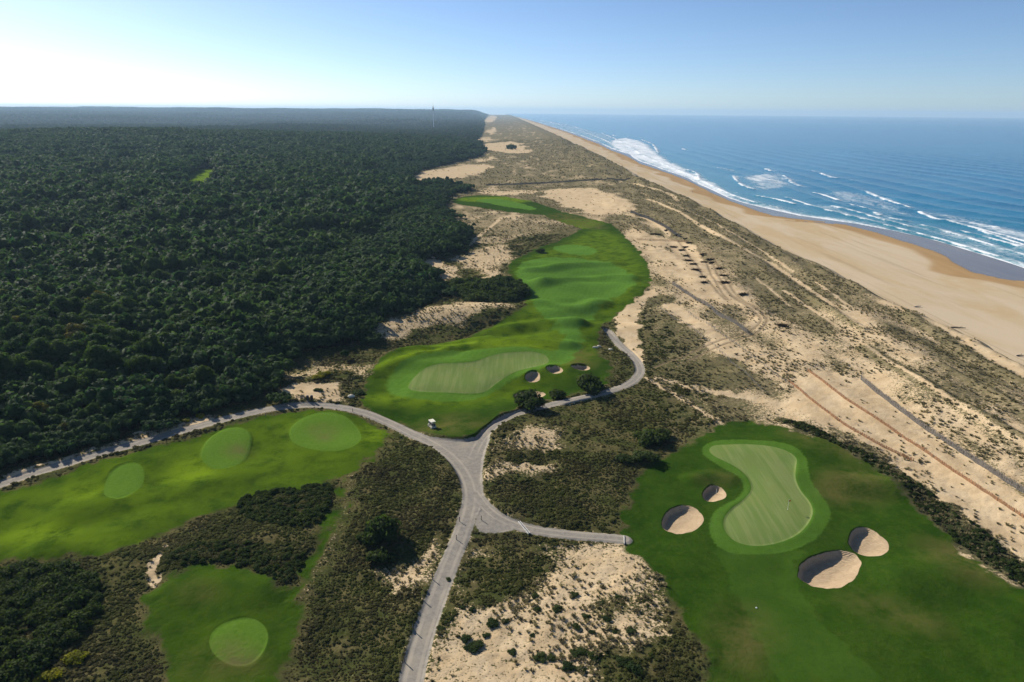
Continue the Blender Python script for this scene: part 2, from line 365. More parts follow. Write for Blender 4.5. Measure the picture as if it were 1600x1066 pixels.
for p in FOREST: add_poly(M['forest'], wpoly(p, 1), 3.0)
far_in = (np.hypot(GX, GY) > 2500) & (GU < -70)
M['forest'][far_in] = 1.0
for p in THICKET: add_poly(M['scrub'], wpoly(p, 1), 1.6, wp=1.5)
for p in BROWN: add_poly(M['brown'], wpoly(p, 1), 3.0)
TRK = wline([(548, 745), (540, 790), (520, 845), (495, 890), (470, 930)], 2)
add_line(M['turf'], TRK, 1.3, 1.0, .45, 'cut')
add_line(M['sand'], TRK, 1.2, 1.4, .36)
for q, p in enumerate(LIME_SOFT): add_poly(M['lime'], wpoly(p, 1), 5.0, (.55, .48, .16)[q])
for p in LIME: add_poly(M['lime'], wpoly(p, 1), 4.0)
tt = GU - G_uc
M['beach'] = sst(-1, 5, tt)
M['dune'] = np.maximum(sst(-120, -60, tt), sst(380, 500, np.hypot(GX, GY))) * (1 - M['beach']) * (1 - M['forest'])
damp_w = 26 + 22 * vnoise(GV / 45, GV * 0, 95)
M['wet'] = np.maximum(sst(-3, 1, GU - G_ud + 3 * vnoise(GU / 8, GV / 22, 96)), .5 * sst(-damp_w, -damp_w + 12, GU - G_ud))
# the dunes between the course and the sea: sand showing between the grass
dn_noise = fbm(GU / 9, GV / 26, 51, 3)
far = sst(260, 600, np.hypot(GX, GY))
M['sand'] = np.maximum(M['sand'], M['dune'] * np.clip(0.70 + 0.70 * dn_noise - 0.50 * far - 0.16 * sst(-60, -25, tt) * (1 - sst(-8, 0, tt)), 0, 0.85))
for p, so, val in DUNE_DARK: add_poly(M['sand'], wpoly(p, 1), so, val, 'cut', min(so, 4))
for p, hw in DUNE_FURROW: add_line(M['sand'], wline(p, 2), hw, 1.2, .75, 'cut')
for p, hw in SAND_TRAIL: add_line(M['sand'], wline(p, 2), hw, 0.9, 0.85)
M['sand'] *= 1 - np.clip(M['scrub'] * 1.5, 0, 1)
for k in ('forest', 'dune'): M[k] *= 1 - np.clip(M['turf'] * 1.5 - .25, 0, 1)
rough_w = (1 - M['turf']) * (1 - M['path'])

RIDGE = Z()
for p, hw in DUNE_FURROW: add_line(RIDGE, wline(p, 2), hw * .6, hw)
# ---- heights
GZ = H0(GX, GY)
flat = np.maximum.reduce([M['green'], M['path'], M['tee']])
HT, HG = Z(), Z()
for w in TW: add_poly(HT, w, 2.2)
for w in GW: add_poly(HG, w, 9.0)
HG = sst(0, 1, np.clip(HG * 1.25, 0, 1))
mound = 4.2 * fbm(GX / 30, GY / 19, 61, 2) * np.exp(-((np.hypot(GX - proj(830, 500)[0], (GY - proj(830, 500)[1]) * .7) / 85) ** 2))
for p, h_, wd_ in ((((765, 515), (830, 508), (900, 512)), 2.2, 7), (((610, 556), (680, 540), (760, 531)), 2.2, 7), (((840, 474), (900, 482), (935, 474)), 1.7, 7), (((850, 447), (910, 436), (985, 436)), 1.9, 8), (((590, 582), (640, 562), (700, 556)), 1.2, 5), (((820, 424), (880, 420), (960, 412)), 1.8, 8), (((700, 548), (800, 538), (890, 540)), 1.6, 6),
                   (((1270, 735), (1330, 755), (1400, 760)), 1.3, 6), (((1085, 752), (1110, 745), (1140, 752)), .9, 3.5), (((1420, 905), (1500, 900), (1580, 940)), 1.4, 8), (((120, 800), (250, 770), (360, 745)), .6, 7), (((60, 860), (160, 838), (260, 805)), .6, 6), (((270, 930), (330, 905), (400, 920)), .5, 6)):
    rm = Z(); add_line(rm, wline(p, 2), 0.0, wd_ * 1.05, 2.0)
    GZ += .95 * h_ * sst(0, 1, rm) * (1 - .85 * HG) * (1 - M['path']) * (1 - .7 * M['tee']) * (1 + .5 * fbm(GX / 11, GY / 11, 63, 2))
GZ += mound * (1 - 0.8 * np.maximum(HG, M['path']))
GZ += 0.7 * fbm(GX / 14, GY / 14, 65, 2) * M['turf'] * (1 - .85 * flat)
GZ += (0.55 * fbm(GX / 7, GY / 7, 71, 2) + 0.22 * fbm(GX / 1.6, GY / 1.6, 75, 2)) * rough_w * (1 - M['beach']) * (1 - .7 * np.clip(M['sand'] - .3, 0, 1))
GZ += 1.1 * sst(0, 1, RIDGE) + 0.32 * sst(0, 1, HT) + 0.6 * HG
GZ -= 0.10 * M['path'] + 0.12 * M['track']
BW = []
for p, dpt, lab in BUNKER:
    w = wpoly(p, 1); BW.append(w)
    c = w.mean(0)
    ang = np.arctan2(w[:, 1] - c[1], w[:, 0] - c[0]); rr = np.hypot(w[:, 1] - c[1], w[:, 0] - c[0]) * (1 + .10 * vnoise(w[:, 0] / 1.7, w[:, 1] / 1.7, 151) + .05 * vnoise(w[:, 0] / .6, w[:, 1] / .6, 152))
    o = np.argsort(ang); ang, rr = ang[o], rr[o]
    s = bbox_sel(w, 8)
    dx, dy = GX[s] - c[0], GY[s] - c[1]
    dist = np.hypot(dx, dy) + 1e-6
    R = np.interp(np.arctan2(dy, dx), np.concatenate([[ang[-1] - 2 * math.pi], ang, [ang[0] + 2 * math.pi]]), np.concatenate([[rr[-1]], rr, [rr[0]]]))
    rho = dist / R
    side = (dx * SUNXY[0] + dy * SUNXY[1]) / dist
    p_ = 2.0 + 14 * (side * .5 + .5) ** 2
    dz = np.where(rho < 1, -dpt * (0.75 + 0.25 * side * np.clip(rho, 0, 1)) * (1 - np.clip(rho, 0, 1) ** p_), 0)
    lip = 0.35 * dpt * np.exp(-((np.maximum(rho, 1) - 1) * R / 2.2) ** 2) * np.clip(side + .25, 0, 1) * sst(0.8, 1.0, rho)
    GZ[s] += dz + lip
    M['bunker'][s] = np.maximum(M['bunker'][s], np.clip(0.5 + (1 - rho) * R / 0.5, 0, 1))

RIDX = np.arange(NR)
def gidx(x, y):
    a = np.arctan2(x, y); r = np.hypot(x, y)
    j = np.clip(np.rint((a - az[0]) / (az[1] - az[0])).astype(int), 0, NA - 1)
    i = np.clip(np.rint(np.interp(r, rad, RIDX)).astype(int), 0, NR - 1)
    return i * NA + j
def zat(x, y):
    a = np.arctan2(x, y); r = np.hypot(x, y)
    fj = np.clip((a - az[0]) / (az[1] - az[0]), 0, NA - 1.001); fi = np.clip(np.interp(r, rad, RIDX), 0, NR - 1.001)
    i0 = np.floor(fi).astype(int); j0 = np.floor(fj).astype(int); fi = fi - i0; fj = fj - j0
    g = GZ
    return (g[i0 * NA + j0] * (1 - fj) + g[i0 * NA + j0 + 1] * fj) * (1 - fi) + (g[(i0 + 1) * NA + j0] * (1 - fj) + g[(i0 + 1) * NA + j0 + 1] * fj) * fi

# ------------------------------------------------------------------ node helpers
def new_mat(name):
    mt = bpy.data.materials.new(name); mt.use_nodes = True
    nt = mt.node_tree
    return mt, nt, nt.nodes['Principled BSDF']
class NB:
    def __init__(s, nt): s.nt = nt
    def n(s, t, **kw):
        x = s.nt.nodes.new(t)
        for k, v in kw.items(): setattr(x, k, v)
        return x
    def put(s, sock, v):
        if hasattr(v, 'is_linked') or isinstance(v, bpy.types.NodeSocket): s.nt.links.new(v, sock)
        else: sock.default_value = v
    def math(s, op, a, b=0.0, c=0.0, clamp=False):
        x = s.n('ShaderNodeMath', operation=op, use_clamp=clamp)
        for i, v in enumerate((a, b, c)): s.put(x.inputs[i], v)
        return x.outputs[0]
    def step(s, x, lo, hi):
        r = s.n('ShaderNodeMapRange', interpolation_type='SMOOTHSTEP')
        s.put(r.inputs[0], x); s.put(r.inputs[1], lo); s.put(r.inputs[2], hi)
        return r.outputs[0]
    def mix(s, f, a, b):
        x = s.n('ShaderNodeMix', data_type='RGBA')
        s.put(x.inputs[0], f); s.put(x.inputs[6], a if not isinstance(a, tuple) else (*a, 1)); s.put(x.inputs[7], b if not isinstance(b, tuple) else (*b, 1))
        return x.outputs[2]
    def noise(s, vec, scale, detail=3, rough=.55, dist=0.0):
        x = s.n('ShaderNodeTexNoise')
        if vec is not None: s.put(x.inputs['Vector'], vec)
        x.inputs['Scale'].default_value = scale; x.inputs['Detail'].default_value = detail; x.inputs['Roughness'].default_value = rough; x.inputs['Distortion'].default_value = dist
        return x.outputs[0]
    def attr(s, name):
        x = s.n('ShaderNodeAttribute'); x.attribute_name = name
        sp = s.n('ShaderNodeSeparateColor'); s.nt.links.new(x.outputs['Color'], sp.inputs[0])
        return sp.outputs[0], sp.outputs[1], sp.outputs[2], x.outputs['Alpha']
    def mapping(s, vec, scale=(1, 1, 1), rot=(0, 0, 0)):
        x = s.n('ShaderNodeMapping'); s.put(x.inputs[0], vec); x.inputs['Scale'].default_value = scale; x.inputs['Rotation'].default_value = rot
        return x.outputs[0]

PACK = [('mask_a', ('turf', 'fairway', 'green', 'tee')), ('mask_b', ('path', 'sand', 'straw', 'forest')),
        ('mask_c', ('wet', 'track', 'bunker', 'beach')), ('mask_d', ('dune', 'brown', 'lime', 'scrub'))]

# ------------------------------------------------------------------ ground material
def ground_material():
    mt, nt, bs = new_mat('ground_cover')
    b = NB(nt)
    pos = b.n('ShaderNodeNewGeometry').outputs['Position']
    turf, fair, green, tee = b.attr('mask_a')
    path, sand, straw, forest = b.attr('mask_b')
    wet, track, bunker, beach = b.attr('mask_c')
    dune, brown, lime, scrub = b.attr('mask_d')
    n_big = b.noise(pos, 0.03, 4); n_mid = b.noise(pos, 0.22, 4); n_sm = b.noise(pos, 1.3, 4, .65); n_fine = b.noise(pos, 5.0, 3, .7)
    spk = b.noise(pos, 2.6, 2, .6)
    # heath: olive / brown low plants
    heath = b.mix(b.step(n_mid, .35, .65), (.066, .074, .022), (.130, .108, .046))
    heath = b.mix(b.step(n_sm, .35, .7), b.mix(.45, heath, (.022, .026, .010)), heath)
    heath = b.mix(b.math('MULTIPLY', dune, .75), heath, b.mix(b.step(n_sm, .3, .7), b.mix(b.step(n_mid, .35, .65), (.105, .092, .048), (.165, .135, .070)), b.mix(b.step(b.noise(pos, .045, 4, .7), .4, .62), (.215, .175, .098), (.35, .275, .165))))
    c = b.mix(forest, heath, b.mix(b.step(n_sm, .4, .7), (.014, .016, .008), (.04, .038, .018)))
    c = b.mix(scrub, c, (.03, .036, .014))
    # dry sand showing through
    sandc = b.mix(b.step(n_mid, .3, .7), (.47, .345, .20), (.565, .435, .27))
    sandc = b.mix(b.math('MULTIPLY', b.step(n_fine, .5, .8), .35), sandc, (.33, .24, .14))
    s_edge = b.math('ADD', sand, b.math('ADD', b.math('MULTIPLY', b.math('SUBTRACT', n_sm, .5), .95), b.math('MULTIPLY', b.math('SUBTRACT', spk, .5), .85)))
    s_f = b.step(s_edge, .40, .62)
    c = b.mix(s_f, c, sandc)
    c = b.mix(b.math('MULTIPLY', track, b.step(n_fine, .2, .6)), c, (.17, .125, .075))
    # beach
    rip = b.noise(b.mapping(pos, (.05, .012, .05)), 1.0, 4, .5, .6)
    bc = b.mix(b.step(rip, .35, .66), (.56, .445, .30), (.50, .37, .21))
    bc = b.mix(b.math('MULTIPLY', b.step(n_mid, .45, .75), .3), bc, (.60, .48, .32))
    wetc = b.mix(b.step(rip, .3, .7), (.15, .115, .085), (.19, .14, .095))
    damp = b.mix(b.step(rip, .3, .7), (.43, .28, .135), (.36, .225, .10))
    bc = b.mix(b.step(wet, .05, .5), bc, damp)
    bc = b.mix(b.step(wet, .55, .95), bc, wetc)
    tide = b.noise(b.mapping(pos, (.16, .006, .1), (0, 0, -.03)), 1.0, 3, .6, .4)
    bc = b.mix(b.math('MULTIPLY', b.step(tide, .56, .66), .35), bc, (.33, .24, .14))
    c = b.mix(b.step(b.math('ADD', beach, b.math('MULTIPLY', b.math('SUBTRACT', n_sm, .5), .8)), .35, .65), c, bc)
    # turf
    t1 = b.mix(b.step(n_mid, .3, .7), (.020, .052, .004), (.035, .074, .006))
    t1 = b.mix(b.math('MULTIPLY', b.step(n_big, .4, .65), .6), t1, (.030, .062, .007))
    t1 = b.mix(b.math('MULTIPLY', b.step(n_sm, .45, .75), .5), t1, (.018, .034, .004))
    n_t = b.noise(pos, .6, 5, .7); n_g = b.noise(pos, 7.0, 2, .7)
    t1 = b.mix(b.math('MULTIPLY', b.step(n_t, .48, .68), .5), t1, (.050, .076, .010))
    t1 = b.mix(b.math('MULTIPLY', b.step(n_g, .45, .75), .45), t1, (.014, .030, .003))
    lm = b.math('MULTIPLY', lime, b.step(b.math('ADD', n_mid, b.math('MULTIPLY', n_sm, .4)), .35, .85))
    t1 = b.mix(lm, t1, (.130, .200, .009))
    bm = b.math('MULTIPLY', brown, b.step(b.math('ADD', n_mid, b.math('MULTIPLY', n_sm, .5)), .5, .95))
    t1 = b.mix(bm, t1, (.085, .085, .022))
    tm = b.step(b.math('ADD', turf, b.math('MULTIPLY', b.math('SUBTRACT', n_sm, .5), .6)), .35, .62)
    c = b.mix(tm, c, t1)
    # mown stripes
    wv = b.n('ShaderNodeTexWave', wave_type='BANDS', bands_direction='X'); b.put(wv.inputs['Vector'], b.mapping(pos, (1, 1, 1), (0, 0, .25)))
    wv.inputs['Scale'].default_value = .17; wv.inputs['Distortion'].default_value = 5.0; wv.inputs['Detail'].default_value = 2; wv.inputs['Detail Scale'].default_value = .6
    st = b.step(wv.outputs['Fac'], .2, .8)
    streak = b.noise(b.mapping(pos, (.9, .05, 1), (0, 0, .18)), 1.0, 3, .6)
    fc = b.mix(b.math('MULTIPLY', st, .6), (.080, .168, .020), (.092, .186, .025))
    fc = b.mix(b.math('MULTIPLY', b.step(n_mid, .35, .7), .5), fc, (.100, .205, .032))
    fc = b.mix(b.math('MULTIPLY', b.step(n_sm, .5, .8), .3), fc, (.046, .110, .014))
    fc = b.mix(b.math('MULTIPLY', b.step(n_t, .45, .68), .45), fc, (.050, .120, .014))
    fc = b.mix(b.math('MULTIPLY', b.step(n_g, .45, .75), .25), fc, (.030, .080, .008))
    c = b.mix(b.math('MULTIPLY', b.step(fair, .3, .7), tm), c, fc)
    te = b.mix(b.step(n_sm, .3, .7), (.080, .156, .015), (.100, .174, .022))
    te = b.mix(b.math('MULTIPLY', b.step(n_g, .45, .7), .35), te, (.062, .125, .014))
    te = b.mix(bm, te, (.12, .105, .04))
    c = b.mix(b.step(tee, .3, .7), c, te)
    gc = b.mix(b.step(streak, .38, .66), (.120, .175, .046), (.165, .205, .068))
    gc = b.mix(b.math('MULTIPLY', b.step(n_mid, .4, .7), .4), gc, (.150, .185, .048))
    edge = b.math('MULTIPLY', b.step(green, .12, .4), b.math('SUBTRACT', 1.0, b.step(green, .45, .6)))
    c = b.mix(b.step(green, .4, .62), c, gc)
    # bunkers
    bk = b.mix(b.step(n_sm, .3, .7), (.40, .29, .175), (.47, .35, .22))
    bk = b.mix(b.math('MULTIPLY', b.step(n_fine, .5, .7), .35), bk, (.34, .26, .17))
    c = b.mix(b.step(bunker, .4, .62), c, bk)
    # gravel path
    pn = b.noise(pos, 9, 2, .7)
    pc = b.mix(b.step(n_sm, .3, .7), (.225, .203, .172), (.31, .278, .23))
    pc = b.mix(b.math('MULTIPLY', b.step(pn, .45, .7), .5), pc, (.15, .14, .125))
    pc = b.mix(b.math('MULTIPLY', b.step(n_mid, .45, .75), .5), pc, (.36, .305, .225))
    rut = b.math('MULTIPLY', b.step(b.math('SUBTRACT', .22, b.math('ABSOLUTE', b.math('SUBTRACT', straw, .5))), .0, .15), .6)
    pc = b.mix(b.math('MULTIPLY', rut, b.step(n_mid, .2, .6)), pc, (.40, .345, .27))
    pm = b.step(b.math('ADD', path, b.math('MULTIPLY', b.math('SUBTRACT', n_sm, .5), .75)), .35, .66)
    c = b.mix(pm, c, pc)
    nt.links.new(c, bs.inputs['Base Color'])
    rough = b.math('SUBTRACT', .95, b.math('MULTIPLY', b.math('MULTIPLY', b.step(wet, .6, 1.0), beach), .72))
    nt.links.new(rough, bs.inputs['Roughness'])
    bs.inputs['Specular IOR Level'].default_value = .25
    nt.links.new(b.math('MULTIPLY', b.math('MULTIPLY', b.step(wet, .6, 1.0), beach), .6), bs.inputs['Specular IOR Level'])
    bp = b.n('ShaderNodeBump'); bp.inputs['Strength'].default_value = .7
    rk = b.n('ShaderNodeTexWave', wave_type='RINGS'); b.put(rk.inputs['Vector'], pos); rk.inputs['Scale'].default_value = 1.1; rk.inputs['Distortion'].default_value = 6.0
    hs = b.math('MULTIPLY', b.math('ADD', b.math('MULTIPLY', n_sm, .5), b.math('MULTIPLY', n_fine, .14)), b.math('SUBTRACT', 1.0, b.math('MULTIPLY', b.math('MAXIMUM', b.math('MAXIMUM', green, wet), b.math('MAXIMUM', fair, path)), .85)))
    nt.links.new(b.math('ADD', hs, b.math('MULTIPLY', bunker, b.math('MULTIPLY', rk.outputs['Fac'], .25))), bp.inputs['Height']); bp.inputs['Distance'].default_value = .35
    nt.links.new(bp.outputs[0], bs.inputs['Normal'])
    return mt
MAT_G = ground_material()

# ------------------------------------------------------------------ cut the ground into its named pieces
ii, jj = np.meshgrid(np.arange(NR - 1), np.arange(NA - 1), indexing='ij')
f0 = (ii * NA + jj).ravel()
FACES = np.stack([f0, f0 + 1, f0 + NA + 1, f0 + NA], 1)
keep = (GU[f0] < G_us[f0] + 70)
FACES = FACES[keep]
P3 = np.stack([GX, GY, GZ], 1)
fn = np.cross(P3[FACES[:, 2]] - P3[FACES[:, 0]], P3[FACES[:, 3]] - P3[FACES[:, 1]])
flip = fn[:, 2] < 0
FACES[flip] = FACES[flip][:, ::-1]; fn[flip] *= -1
NRM = np.zeros((NV, 3))
for k in range(4):
    for a in range(3):
        NRM[:, a] += np.bincount(FACES[:, k], weights=fn[:, a], minlength=NV)
NRM /= np.linalg.norm(NRM, axis=1)[:, None] + 1e-12

def fm(k): return M[k][FACES].mean(1)
cls = np.zeros(len(FACES), int)
names = {0: 'ground'}
cls[fm('forest') > .5] = 1; names[1] = 'forest_floor'
cls[fm('beach') > .5] = 2; names[2] = 'beach'
cls[fm('turf') > .5] = 3; names[3] = 'rough_turf'
cls[(fm('fairway') > .5) & (cls == 3)] = 4; names[4] = 'fairway'
cls[fm('path') > .5] = 5; names[5] = 'gravel_path'
nxt = 10
special = {}
cxy = np.stack([GX[FACES].mean(1), GY[FACES].mean(1)], 1)
def claim(mask, ws, nm, labs, thr=.5):
    global nxt
    sel = np.nonzero(mask > thr)[0]
    cen = np.array([w.mean(0) for w in ws])
    for q, w in enumerate(ws):
        d, ins = seg_dist(cxy[sel, 0], cxy[sel, 1], w, True)
        hit = sel[ins | (d < .6)]
        cls[hit] = nxt; names[nxt] = nm; special[nxt] = labs[q] if labs else None
        nxt += 1
claim(fm('tee'), TW, 'tee_box', None)
claim(fm('green'), GW, 'putting_green', None)
claim(fm('bunker'), BW, 'sand_bunker', [x[2] for x in BUNKER])

def mesh_np(name, verts, faces, mat, normals=None, attrs=None, smooth=True):
    me = bpy.data.meshes.new(name)
    nf, k = faces.shape
    me.vertices.add(len(verts)); me.vertices.foreach_set('co', np.ascontiguousarray(verts, dtype=np.float32).ravel())
    me.loops.add(nf * k); me.loops.foreach_set('vertex_index', np.ascontiguousarray(faces, dtype=np.int32).ravel())
    me.polygons.add(nf); me.polygons.foreach_set('loop_start', np.arange(0, nf * k, k, dtype=np.int32))
    me.polygons.foreach_set('loop_total', np.full(nf, k, dtype=np.int32))
    me.update(calc_edges=True)
    me.polygons.foreach_set('use_smooth', np.full(nf, smooth, dtype=bool))
    if attrs:
        for an, arr in attrs.items():
            at = me.attributes.new(an, 'FLOAT_COLOR', 'POINT')
            at.data.foreach_set('color', np.ascontiguousarray(arr, dtype=np.float32).ravel())
    if normals is not None: me.normals_split_custom_set_from_vertices(normals.astype(np.float32))
    if mat:
        for mm in (mat if isinstance(mat, list) else [mat]): me.materials.append(mm)
    return me
def link(name, data, parent=None, loc=None):
    o = bpy.data.objects.new(name, data); col.objects.link(o)
    if parent is not None: o.parent = parent
    if loc is not None: o.location = loc
    return o
def tag(o, label=None, cat=None, group=None, kind=None):
    if label: o['label'] = label
    if cat: o['category'] = cat
    if group: o['group'] = group
    if kind: o['kind'] = kind
    return o

PK = {an: np.stack([M[k] for k in ks], 1) for an, ks in PACK}
for c_ in np.unique(cls):
    F = FACES[cls == c_]
    vid, inv = np.unique(F, return_inverse=True)
    F2 = inv.reshape(F.shape)
    me = mesh_np(names[c_], P3[vid], F2, MAT_G, NRM[vid], {an: PK[an][vid] for an in PK})
    o = link(names[c_], me)
    if special.get(c_): tag(o, special[c_], 'bunker', 'sand bunkers on the golf course')
    else: tag(o, kind='structure')

# ------------------------------------------------------------------ sea
def sea_line(pts, n=2): return np.array([on_plane(a, b, SEA_Z) for a, b in chaikin(pts, n, False)])
def sea_poly(pts, n=1): return np.array([on_plane(a, b, SEA_Z) for a, b in chaikin(pts, n, True)])
sa = np.radians(np.linspace(-4, 50, 860))
HS = CAM_Z - SEA_Z
sr = np.concatenate([HS / np.tan(np.radians(np.linspace(19, 1.1, 430))), np.geomspace(HS / math.tan(math.radians(1.1)) * 1.04, 29000, 36)])
SR, SA = np.meshgrid(sr, sa, indexing='ij')
SX, SY = (SR * np.sin(SA)).ravel(), (SR * np.cos(SA)).ravel()
SU, SV = to_uv(SX, SY)
sd_ = SU - shore_at(SV)
ok_v = sd_ > -14
def sea_sel(w, mg): return np.nonzero(ok_v & (SX > w[:, 0].min() - mg) & (SX < w[:, 0].max() + mg) & (SY > w[:, 1].min() - mg) & (SY < w[:, 1].max() + mg))[0]
foam = np.zeros(len(SX)); SZ = np.full(len(SX), SEA_Z)
d_out = np.maximum(sd_, 0)
warp = 22 * fbm(SX / 160, SY / 160, 201, 2)
ph = (d_out + warp) / 46.0
sw = (np.abs(np.sin(math.pi * ph)) ** 0.8)
amp = 1.15 * sst(8, 110, d_out) * (0.55 + 0.9 * (vnoise(SU / 150, SV / 260, 205) + .5)) * (1 - .7 * sst(300, 1500, d_out))
SZ += (1 - sw) * amp - .45 * amp
SZ += 0.5 * fbm(SX / 30, SY / 14, 207, 2) * sst(20, 120, d_out)
CRESTS = [[(1145, 275), (1152, 285), (1162, 292), (1178, 296)], [(1224, 274), (1236, 285), (1250, 291)], [(1268, 267), (1280, 270)], [(1283, 272), (1299, 278), (1324, 280)],
          [(1195, 264), (1204, 267)], [(1271, 301), (1292, 306), (1311, 313)], [(1351, 300), (1376, 309), (1397, 316), (1420, 323)],
          [(1229, 309), (1250, 316), (1285, 327), (1320, 336), (1355, 344), (1390, 354), (1425, 363), (1460, 372), (1495, 382), (1540, 396), (1600, 414), (1680, 440)],
          [(1437, 332), (1460, 341), (1495, 350), (1530, 358), (1565, 367), (1600, 377), (1680, 398)], [(1441, 353), (1477, 362), (1512, 372), (1547, 383), (1600, 399), (1680, 424)],
          [(1327, 319), (1357, 327)], [(1366, 333), (1374, 336)], [(1392, 341), (1416, 346)], [(1066, 233), (1072, 235)], [(955, 211), (962, 213)], [(1000, 218), (1010, 221), (1022, 227), (1028, 240)], [(1060, 262), (1090, 270), (1092, 282)],
          [(1465, 385), (1520, 402)], [(980, 213), (1000, 215)], [(1480, 345), (1520, 349), (1560, 356)], [(1535, 362), (1600, 384)]]
CRESTS += [[(845, 188), (860, 191), (880, 196)], [(870, 190), (900, 199), (925, 207)], [(905, 204), (935, 215), (955, 224)], [(940, 208), (965, 219), (985, 230), (1000, 240)], [(1005, 243), (1030, 254), (1060, 266), (1090, 279), (1115, 292), (1145, 306), (1175, 316), (1215, 325)], [(1180, 306), (1215, 312), (1240, 319)], [(1300, 322), (1340, 331), (1380, 344), (1420, 354)], [(1500, 361), (1560, 377), (1620, 394)], [(1120, 262), (1140, 266)]]
for cpx in CRESTS:
    w = sea_line(cpx)
    s = sea_sel(w, 40)
    if len(s) == 0: continue
    d, _ = seg_dist(SX[s], SY[s], w, False)
    hw = 1.3 + 2.0 * vnoise(SX[s] / 9, SY[s] / 9, 211)
    o_ = np.argsort(to_uv(w[:, 0], w[:, 1])[1]); wu, wv_ = to_uv(w[o_, 0], w[o_, 1])
    sea_side = sst(-1.5, 1.5, SU[s] - np.interp(SV[s], wv_, wu))
    brk = np.clip(.72 + .9 * vnoise(SV[s] / 11, SU[s] / 40, 213) + .5 * vnoise(SV[s] / 3.5, SU[s] / 9, 214), .15, 1.1)
    foam[s] = np.maximum(foam[s], np.clip(1.1 + (hw - d) / 1.6, 0, 1.15) * brk)
    SZ[s] += 0.9 * np.exp(-(d / 3.0) ** 2)
    foam[s] = np.maximum(foam[s], sea_side * .74 * np.exp(-d / 13.0) + (1 - sea_side) * .35 * np.exp(-d / 4.0))
PATCH = [([(1148, 272), (1224, 272), (1250, 291), (1215, 296), (1180, 298)], 18, .66), ([(1271, 301), (1310, 297), (1351, 299), (1418, 322), (1440, 340), (1400, 336), (1360, 326), (1311, 314)], 20, .56),
         ([(1437, 332), (1490, 336), (1560, 350), (1680, 380), (1680, 400), (1600, 378), (1495, 351)], 16, .60), ([(1390, 340), (1450, 352), (1600, 385), (1680, 410), (1680, 440), (1600, 415), (1495, 384), (1400, 357)], 16, .52),
         ([(945, 222), (975, 214), (1010, 222), (1030, 240), (1060, 258), (1095, 273), (1140, 298), (1165, 316), (1120, 304), (1080, 284), (1040, 268), (1000, 252), (960, 234)], 14, .80),
         ([(830, 186), (870, 190), (930, 205), (975, 216), (960, 234), (930, 222), (880, 204), (845, 193)], 30, .5), ([(1230, 309), (1290, 316), (1340, 332), (1330, 340), (1280, 327)], 16, .5), ([(1190, 266), (1240, 268), (1250, 290), (1200, 285)], 22, .5)]
for pp, so, val in PATCH:
    w = sea_poly(pp); s = sea_sel(w, so + 2)
    if len(s) == 0: continue
    d, ins = seg_dist(SX[s], SY[s], w, True)
    foam[s] = np.maximum(foam[s], np.clip(.5 + np.where(ins, d, -d) / (2 * so), 0, 1) * val)
sh = sd_ + 3.0 * fbm(SX / 14, SY / 14, 221, 2)
foam = np.maximum(foam, np.clip(1.15 - np.abs(sh - 1.0) / 3.2, 0, 1))
foam = np.maximum(foam, .75 * np.exp(-np.maximum(sd_, 0) / 22) * (.5 + 1.0 * (vnoise(SV / 60, SU / 60, 223) + .5)))
SZ = np.where(sd_ < 0, SEA_Z + .05, SZ)
NS = len(sa)
i2, j2 = np.meshgrid(np.arange(len(sr) - 1), np.arange(NS - 1), indexing='ij')
q0 = (i2 * NS + j2).ravel()
SF = np.stack([q0, q0 + NS, q0 + NS + 1, q0 + 1], 1)[::1]
SF = SF[ok_v[SF].all(1)]
SP = np.stack([SX, SY, SZ], 1)
n0 = np.cross(SP[SF[0, 1]] - SP[SF[0, 0]], SP[SF[0, 2]] - SP[SF[0, 0]])
if n0[2] < 0: SF = SF[:, ::-1]
vid, inv = np.unique(SF, return_inverse=True)
mt, nt, bs = new_mat('sea_water'); b = NB(nt)
fo, shal, _, _ = b.attr('sea_mask')
pos = b.n('ShaderNodeNewGeometry').outputs['Position']
rp = b.mapping(pos, (1, 1, 1), (0, 0, 0))
nA = b.noise(b.mapping(pos, (.016, .004, .02)), 1.0, 4, .55, .5)
nB = b.noise(b.mapping(pos, (.10, .035, .1)), 1.0, 4, .6, .4)
nF = b.noise(b.mapping(pos, (.05, .018, .05), (0, 0, .12)), 1.0, 5, .65, .8)
nC = b.noise(b.mapping(pos, (.35, .2, .3)), 1.0, 4, .65)
wc = b.mix(b.step(nA, .35, .68), (.0002, .108, .232), (.0004, .148, .285))
wc = b.mix(b.math('MULTIPLY', b.step(nB, .4, .7), .35), wc, (.006, .175, .290))
wc = b.mix(shal, wc, b.mix(b.step(nB, .35, .65), (.020, .150, .200), (.040, .200, .240)))
ff = b.step(b.math('ADD', fo, b.math('ADD', b.math('MULTIPLY', b.math('SUBTRACT', nF, .5), 1.0), b.math('MULTIPLY', b.math('SUBTRACT', nC, .5), .75))), .30, 1.0)
wc = b.mix(ff, wc, (.80, .82, .83))
nt.links.new(wc, bs.inputs['Base Color'])
nt.links.new(b.math('ADD', .17, b.math('MULTIPLY', ff, .6)), bs.inputs['Roughness'])
bs.inputs['IOR'].default_value = 1.33; bs.inputs['Specular IOR Level'].default_value = .12
bp = b.n('ShaderNodeBump'); bp.inputs['Strength'].default_value = .5; bp.inputs['Distance'].default_value = 1.0
nt.links.new(b.math('ADD', b.math('MULTIPLY', nB, .9), b.math('MULTIPLY', nC, .5)), bp.inputs['Height'])
nt.links.new(bp.outputs[0], bs.inputs['Normal'])
shal_v = np.clip(np.exp(-np.maximum(sd_, 0) / 130), 0, 1)
arr = np.stack([np.clip(foam, 0, 1.2), shal_v, shal_v * 0, shal_v * 0], 1)
tag(link('sea', mesh_np('sea', SP[vid], inv.reshape(SF.shape), mt, None, {'sea_mask': arr[vid]})), kind='structure')

